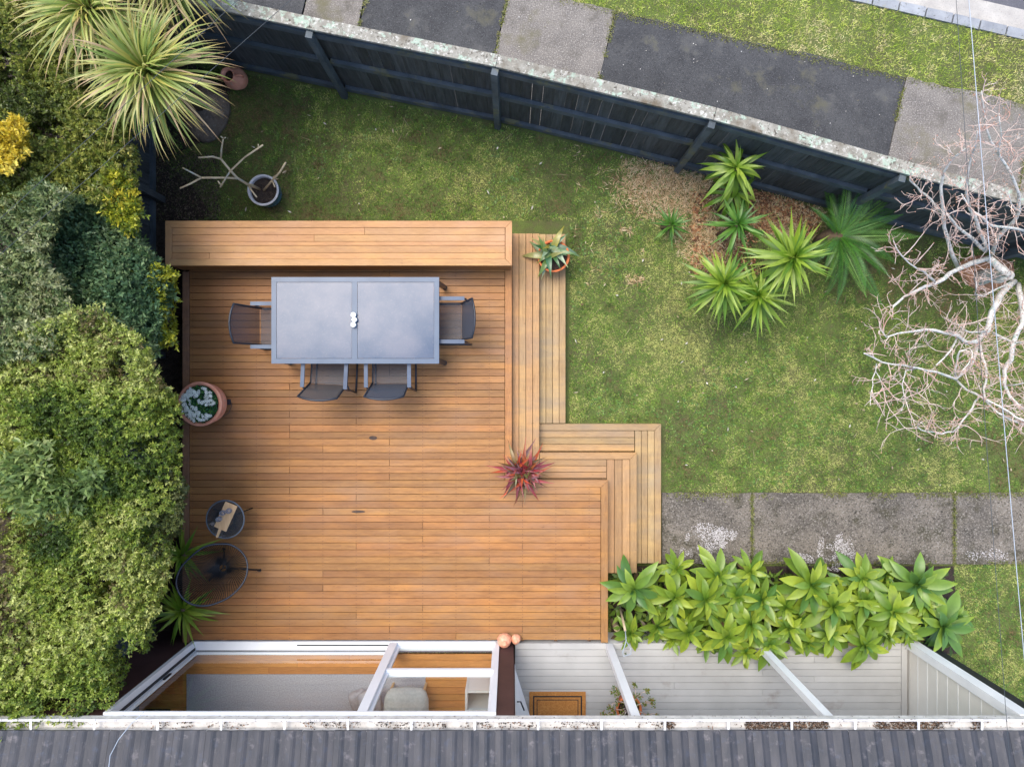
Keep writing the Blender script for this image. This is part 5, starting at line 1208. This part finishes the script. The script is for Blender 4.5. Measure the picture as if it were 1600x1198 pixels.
shrub('lime_hedge', 'large lime-green small-leaved hedge bush beside the egg-shaped chair, nearest the house', 'hedge', [(-260, 790), (60, 780), (120, 800), (200, 800), (268, 800), (272, 860), (264, 920), (240, 985), (205, 1040), (185, 1098), (130, 1132), (60, 1140), (-10, 1150), (-260, 1170)],
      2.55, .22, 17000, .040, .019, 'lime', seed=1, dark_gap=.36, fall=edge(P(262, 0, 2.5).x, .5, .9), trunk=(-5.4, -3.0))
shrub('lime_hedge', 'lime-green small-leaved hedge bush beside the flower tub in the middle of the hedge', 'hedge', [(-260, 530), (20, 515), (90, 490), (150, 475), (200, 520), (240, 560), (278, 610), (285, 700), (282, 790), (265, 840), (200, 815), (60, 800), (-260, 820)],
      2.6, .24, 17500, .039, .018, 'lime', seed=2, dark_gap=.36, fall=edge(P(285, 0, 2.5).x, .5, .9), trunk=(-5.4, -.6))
shrub('teal_shrub', 'blue-green glossy shrub with dark hollows opposite the end of the bench', 'shrub', [(120, 300), (190, 290), (215, 330), (225, 370), (262, 420), (268, 470), (262, 540), (235, 580), (170, 545), (120, 520), (80, 470), (70, 380), (90, 320)],
      2.15, .28, 6200, .056, .027, 'teal', seed=3, fall=edge(P(265, 0, 2.1).x, .35, .6), dark_gap=.42, trunk=(-5.5, 1.6))
shrub('grey_shrub', 'pale grey-green shrub left of the blue-green one', 'shrub', [(-260, 330), (20, 310), (80, 290), (125, 300), (100, 350), (80, 420), (130, 500), (90, 550), (20, 580), (-260, 580)],
      2.5, .25, 6500, .050, .022, 'greygreen', seed=4, trunk=(-6.0, 1.4), dark_gap=.36)
shrub('olive_tree', 'dense olive-green tree filling the far left corner under the cabbage trees', 'tree', [(-260, -120), (110, -120), (130, 30), (190, 80), (200, 160), (215, 230), (218, 300), (190, 310), (80, 300), (0, 330), (-260, 340)],
      2.3, .22, 17000, .044, .022, 'olive', seed=5, dark_gap=.28, fall=edge(P(215, 0, 2.3).x, .4, .7), trunk=(-6.1, 3.2))
shrub('yellow_shrub', 'bright yellow-leaved shrub patch at the left edge of the picture', 'shrub', [(-60, 195), (10, 190), (45, 180), (58, 215), (50, 255), (20, 275), (-60, 270)], 2.62, .08, 620, .050, .026, 'yellow', seed=6, depth=.2, trunk=(-6.3, 3.0), dark_gap=.3)
shrub('golden_shrub', 'golden-green upright shrub against the black side fence', 'shrub', [(168, 265), (205, 262), (214, 300), (218, 350), (200, 372), (178, 340), (165, 300)], 2.2, .12, 620, .055, .026, 'gold', seed=7, depth=.4, trunk=(-5.35, 2.2))
shrub('green_shrub', 'small yellow-green shrub squeezed between the hedge and the deck edge', 'shrub', [(225, 430), (262, 420), (275, 470), (270, 545), (235, 550), (215, 500)], 1.9, .15, 900, .050, .022, 'gold', seed=8, depth=.5, trunk=(-4.75, .9))
shrub('broadleaf_shrub', 'broad-leaved grey-green shrub growing through the hedge opposite the side table', 'shrub', [(-10, 725), (40, 705), (75, 690), (95, 730), (150, 740), (160, 765), (110, 780), (75, 790), (60, 825), (40, 780), (-10, 765)],
      2.75, .08, 210, .095, .034, 'broad', seed=9, depth=.12, per=9, trunk=(-5.6, -1.3), dark_gap=.2)
shrub('dull_shrub', 'dull green twiggy bush at the hedge edge between tub and cord chair', 'shrub', [(225, 740), (262, 720), (288, 760), (286, 820), (265, 860), (235, 850), (215, 800)], 2.2, .15, 1300, .040, .020, 'dull', seed=10, depth=.6, trunk=(-4.85, -1.6))

# ================================================================== BARE TREE
c5 = lambda x, y: (1350+x/4.79, 230+y/4.79); c6 = lambda x, y: (1350+x/4.608, 440+y/4.608)
bt = thing('bare_tree', (6.62, 1.50, 0), 'leafless tree with pale lichened branches and reddish twigs over the lawn', 'tree')
limbs = []
def limb(f, pts, z0, z1, r0, r1):
    n = len(pts); out = []; rr = []
    for i, p in enumerate(pts):
        t = i/(n-1); px, py = f(*p); out.append(P(px, py, z0+(z1-z0)*t**.8+(random.uniform(-.03, .03) if 0 < i < n-1 else 0))); rr.append((r0+(r1-r0)*t)*(.72 if r0 > .02 else .85))
    # refine with wiggle
    o2, r2 = [out[0]], [rr[0]]
    for i in range(1, n):
        mid = out[i-1].lerp(out[i], .5)+Vector([random.uniform(-.012, .012) for _ in range(3)]); o2 += [mid, out[i]]; r2 += [(rr[i-1]+rr[i])/2*random.uniform(.9, 1.12), rr[i]*random.uniform(.92, 1.1)]
    MB().tube(o2, r2, 8).build('branch', M['pale_bark'], bt, True); limbs.append((o2, r2))
J0 = P(*c5(930, 830), 1.05); K0 = P(*c5(1080, 960), .95)
MB().tube([(6.62, 1.50, -.02), (6.60, 1.49, .3), K0-Vector((-.05, 0, .25)), K0+Vector((0, 0, .02))], [.13, .085, .07, .062], 12).build('trunk', M['pale_bark'], bt, True)
limb(c5, [(1080, 960), (1000, 890), (930, 830)], .95, 1.05, .070, .062)
limb(c5, [(930, 830), (800, 870), (690, 920), (600, 985), (500, 1030), (400, 1070), (300, 1120), (220, 1190)], 1.05, 2.5, .045, .014)
limb(c5, [(530, 1010), (480, 965), (400, 910), (280, 810), (220, 700)], 2.0, 2.8, .015, .005)
limb(c5, [(700, 890), (640, 740), (600, 600), (590, 450), (575, 300), (600, 180), (680, 70), (760, 10)], 1.35, 3.0, .036, .009)
limb(c5, [(570, 490), (500, 390), (420, 330), (365, 270), (345, 220)], 2.1, 2.7, .014, .008)
limb(c5, [(910, 780), (900, 700), (850, 580), (790, 460), (765, 350), (775, 200), (800, 70), (830, 0), (850, -120)], 1.1, 3.1, .032, .008)
limb(c5, [(910, 780), (820, 690), (700, 600), (620, 500)], 1.1, 2.2, .032, .016)
limb(c5, [(960, 800), (1000, 680), (1100, 580), (1160, 480), (1160, 350), (1100, 200), (1010, 60), (950, -40), (900, -240), (880, -420)], 1.1, 3.2, .036, .008)
limb(c5, [(1010, 60), (1030, -80), (1010, -250)], 2.8, 3.3, .011, .005)
limb(c5, [(1210, 630), (1060, 600), (960, 590), (870, 510), (780, 440), (730, 350)], 1.9, 2.9, .020, .007)
limb(c5, [(1160, 480), (1100, 420), (1075, 330)], 2.1, 2.5, .012, .006)
limb(c6, [(1080, 0), (980, 100), (920, 220), (890, 350), (820, 430), (740, 440), (680, 390), (580, 370), (440, 345), (330, 360), (160, 400), (115, 335)], .95, 2.8, .056, .006)
limb(c6, [(820, 450), (790, 570), (720, 650), (660, 700), (520, 650), (380, 620), (280, 600), (130, 580), (0, 515)], 1.6, 3.0, .027, .008)
limb(c6, [(830, 440), (850, 540), (880, 640), (860, 780), (870, 850), (960, 940), (1152, 1030), (1300, 1090)], 1.6, 2.8, .024, .010)
limb(c6, [(1110, 20), (1130, 130), (1140, 300), (1080, 430), (1060, 560), (1010, 640), (1010, 740), (1060, 840), (1152, 920), (1260, 1010)], .95, 2.7, .045, .018)
limb(c6, [(660, 700), (740, 780), (830, 820), (960, 890), (1060, 950), (1152, 1000), (1280, 1060)], 2.0, 2.9, .014, .012)
limb(c6, [(840, 820), (780, 910), (700, 1010), (640, 1080), (560, 1095), (450, 1080), (380, 1040)], 2.2, 3.1, .012, .006)
limb(c6, [(670, 400), (620, 500), (520, 600)], 2.0, 2.5, .014, .008)
limb(c6, [(660, 690), (670, 580), (690, 500), (760, 480), (780, 540), (700, 650)], 2.0, 2.4, .014, .008)
limb(c6, [(1030, 745), (1152, 730), (1260, 700)], 2.3, 2.7, .012, .008)
limb(c6, [(885, 355), (760, 365), (700, 330), (680, 310)], 1.7, 2.3, .014, .006)
limb(c6, [(930, 370), (1060, 430), (1152, 440)], 1.7, 2.1, .022, .014)
limb(c6, [(380, 620), (300, 640), (275, 740), (290, 830), (270, 930)], 2.5, 3.0, .009, .003)
limb(c6, [(90, 590), (60, 700), (50, 800), (45, 890)], 2.8, 3.1, .007, .004)
limb(c6, [(80, 640), (130, 740), (165, 830)], 2.8, 3.0, .006, .003)
limb(c6, [(1060, 0), (960, 50), (860, 105), (800, 90), (810, 0)], 1.2, 2.0, .012, .006)
tw = MB(); buds = []
def twig(p, d, L, r, depth):
    pts = [p]; n = 4; dd_ = d.copy()
    for i in range(n):
        dd_ = (dd_+Vector((random.gauss(0, .22), random.gauss(0, .22), random.gauss(.03, .14)))).normalized(); pts.append(pts[-1]+dd_*L/n)
        if depth and random.random() < .55:
            sd_ = (dd_+Vector((random.gauss(0, .8), random.gauss(0, .8), random.uniform(-.1, .4)))).normalized(); twig(pts[-1], sd_, L*random.uniform(.4, .75), r*.65, depth-1)
    tw.tube(pts, [r*(1-.6*i/n) for i in range(n+1)], 4); buds.append(pts[-1])
for pts, rr in limbs[1:]:
    ln = len(pts)
    for i in range(2, ln):
        if rr[i] > .045: continue
        k = 2 if random.random() < .8 else 1
        for _ in range(k):
            if random.random() < .12: continue
            ax = (pts[i]-pts[i-1]).normalized(); sd_ = (ax*.5+Vector((random.gauss(0, .8), random.gauss(0, .8), random.uniform(-.05, .55)))).normalized()
            twig(pts[i-1].lerp(pts[i], random.random()), sd_, random.uniform(.12, .40), random.uniform(.0040, .0070), 2)
tw.build('twigs', M['twig'], bt, True, kind='stuff')
bm_ = MB()
for p in buds[::3]: bm_.lathe([(.001, -.009), (.006, 0), (.001, .009)], 5, tuple(p), cap=False)
bm_.build('buds', m_noise('dry_bud', [srgb(196, 130, 110)[:3], srgb(214, 176, 140)[:3]], 9), bt, kind='stuff')
c = P(1540, 425); m = MB().lathe([(.33, 0), (.30, .05), (.2, .09), (.001, .11)], 14, (0, 0, 0), wob=.10); m.v = [(c.x+x*1.2, c.y+y*.8, z) for x, y, z in m.v]
tag(m.build('bark_mound', m_noise('orange_bark_mulch', [srgb(128, 92, 66)[:3], srgb(168, 126, 94)[:3]], 20, rough=.95, bump=1, bscale=40, dist=.02), smooth=False), 'low orange-brown mound of mulch at the foot of the bare tree', 'mulch', kind='stuff')

# ================================================================== CABLES
def cable(name, a, b, sag, r, mat, lab):
    n = 24; pts = [a.lerp(b, i/n)-Vector((0, 0, sag*4*(i/n)*(1-i/n))) for i in range(n+1)]; o = MB().tube(pts, r, 5).build(name, mat); return tag(o, lab, 'cable')
def far(p1, p2, z, k0, k1): a, b = P(*p1, z), P(*p2, z); return a.lerp(b, -k0), a.lerp(b, 1+k1)
a, b = far((1522, 0), (1602, 960), 5.6, 1.2, 1.0); cable('overhead_cable', a, b, .05, .0026, M['cable'], 'pale overhead cable crossing above the bare tree')
a, b = far((1500, 0), (1566, 960), 4.4, 1.0, .8); cable('overhead_cable', a, b, .05, .0022, M['cable_dark'], 'thinner dark cable just left of the pale overhead cable')
a, b = far((352, 14), (25, 316), 3.9, .9, .5); cable('overhead_cable', a, b, .03, .0024, M['cable_dark'], 'thin cable over the top left corner, the one farther from the fence posts')
a, b = far((432, 16), (120, 290), 3.9, .9, .8); cable('overhead_cable', a, b, .03, .0024, M['cable_dark'], 'thin cable over the top left corner, the one nearer the terracotta jug')

# ================================================================== LITTER ON THE GROUND
def litter(name, label, n, cfun, z, L0, L1, W0, W1, cols, flat=.12):
    xy = cfun(n); k = len(xy); dr = unit(np.stack([RNG.normal(0, 1, k), RNG.normal(0, 1, k), RNG.normal(.05, flat, k)], axis=1)); cc = np.array([srgb(*c)[:3] for c in cols])
    o = link(name, leaf_cloud(np.stack([xy[:, 0], xy[:, 1], z+RNG.random(k)*.02], axis=1), dr, np.tile([[0, 0, 1.]], (k, 1)), RNG.uniform(L0, L1, k), RNG.uniform(W0, W1, k), np.clip(cc[RNG.integers(0, len(cc), k)]*RNG.uniform(.75, 1.2, (k, 1)), 0, 1), M['debris'], name))
    return tag(o, label, 'litter', kind='stuff')
def straw_xy(n):
    px = RNG.uniform(900, 1340, n*3); py = RNG.uniform(215, 450, n*3); p = np.stack([(px-800)/110, (599-py)/110], axis=1)
    k = (bare(p[:, 0], p[:, 1]) > RNG.uniform(.35, 1.0, n*3)) & lawn_keep(p[:, 0], p[:, 1]); return p[k][:n]
litter('straw', 'pale dry straw and dead leaves on the ground below the fence', 14000, straw_xy, .004, .03, .13, .003, .009, ((206, 178, 132), (220, 194, 152), (184, 152, 110), (160, 126, 90), (230, 208, 170)))
def mulch_xy(n):
    px = np.concatenate([RNG.uniform(1180, 1340, n), RNG.uniform(1080, 1200, n//2)]); py = np.concatenate([RNG.uniform(280, 385, n), RNG.uniform(300, 430, n//2)]); p = np.stack([(px-800)/110, (599-py)/110], axis=1); return p[lawn_keep(p[:, 0], p[:, 1]) & (fbm(p[:, 0], p[:, 1], 3, 71) > .42)]
litter('leaf_litter', 'reddish brown fallen leaves under the yuccas and cycad', 3000, mulch_xy, .012, .03, .08, .012, .03, ((140, 92, 62), (170, 120, 84), (110, 76, 54), (190, 146, 100), (96, 70, 52)))
def lawn_xy(n):
    x = RNG.uniform(-4.9, 7.2, n*2); y = RNG.uniform(-1.6, 4.6, n*2); k = lawn_keep(x, y); return np.stack([x[k], y[k]], axis=1)[:n]
litter('fallen_leaf', 'few scattered pale dry leaves and twigs on the lawn', 150, lawn_xy, .03, .025, .08, .01, .025, ((170, 150, 124), (190, 176, 150), (110, 84, 66), (206, 200, 190)))
litter('fallen_twig', 'thin pale fallen twigs lying on the lawn', 110, lawn_xy, .03, .10, .26, .003, .006, ((170, 156, 124), (150, 132, 104)), .03)
def corner_xy(n):
    px = RNG.uniform(245, 345, n); py = RNG.uniform(240, 345, n); return np.stack([(px-800)/110, (599-py)/110], axis=1)
litter('soil_litter', 'dark twigs and crumbled leaves on the bare soil beside the bench corner', 2600, corner_xy, .014, .015, .05, .006, .02, ((70, 58, 48), (96, 84, 70), (54, 44, 38), (120, 108, 92), (80, 86, 50)))
def road_xy(n):
    u_ = RNG.uniform(-7, 7, n); w_ = RNG.uniform(-1.4, 0, n); return np.stack([V0.x+sdir.x*u_+sper.x*w_, V0.y+sdir.y*u_+sper.y*w_], axis=1)
litter('path_litter', 'tiny pale flecks scattered on the footpath', 90, road_xy, .02, .01, .03, .006, .015, ((190, 186, 176), (120, 110, 80), (206, 204, 200)))
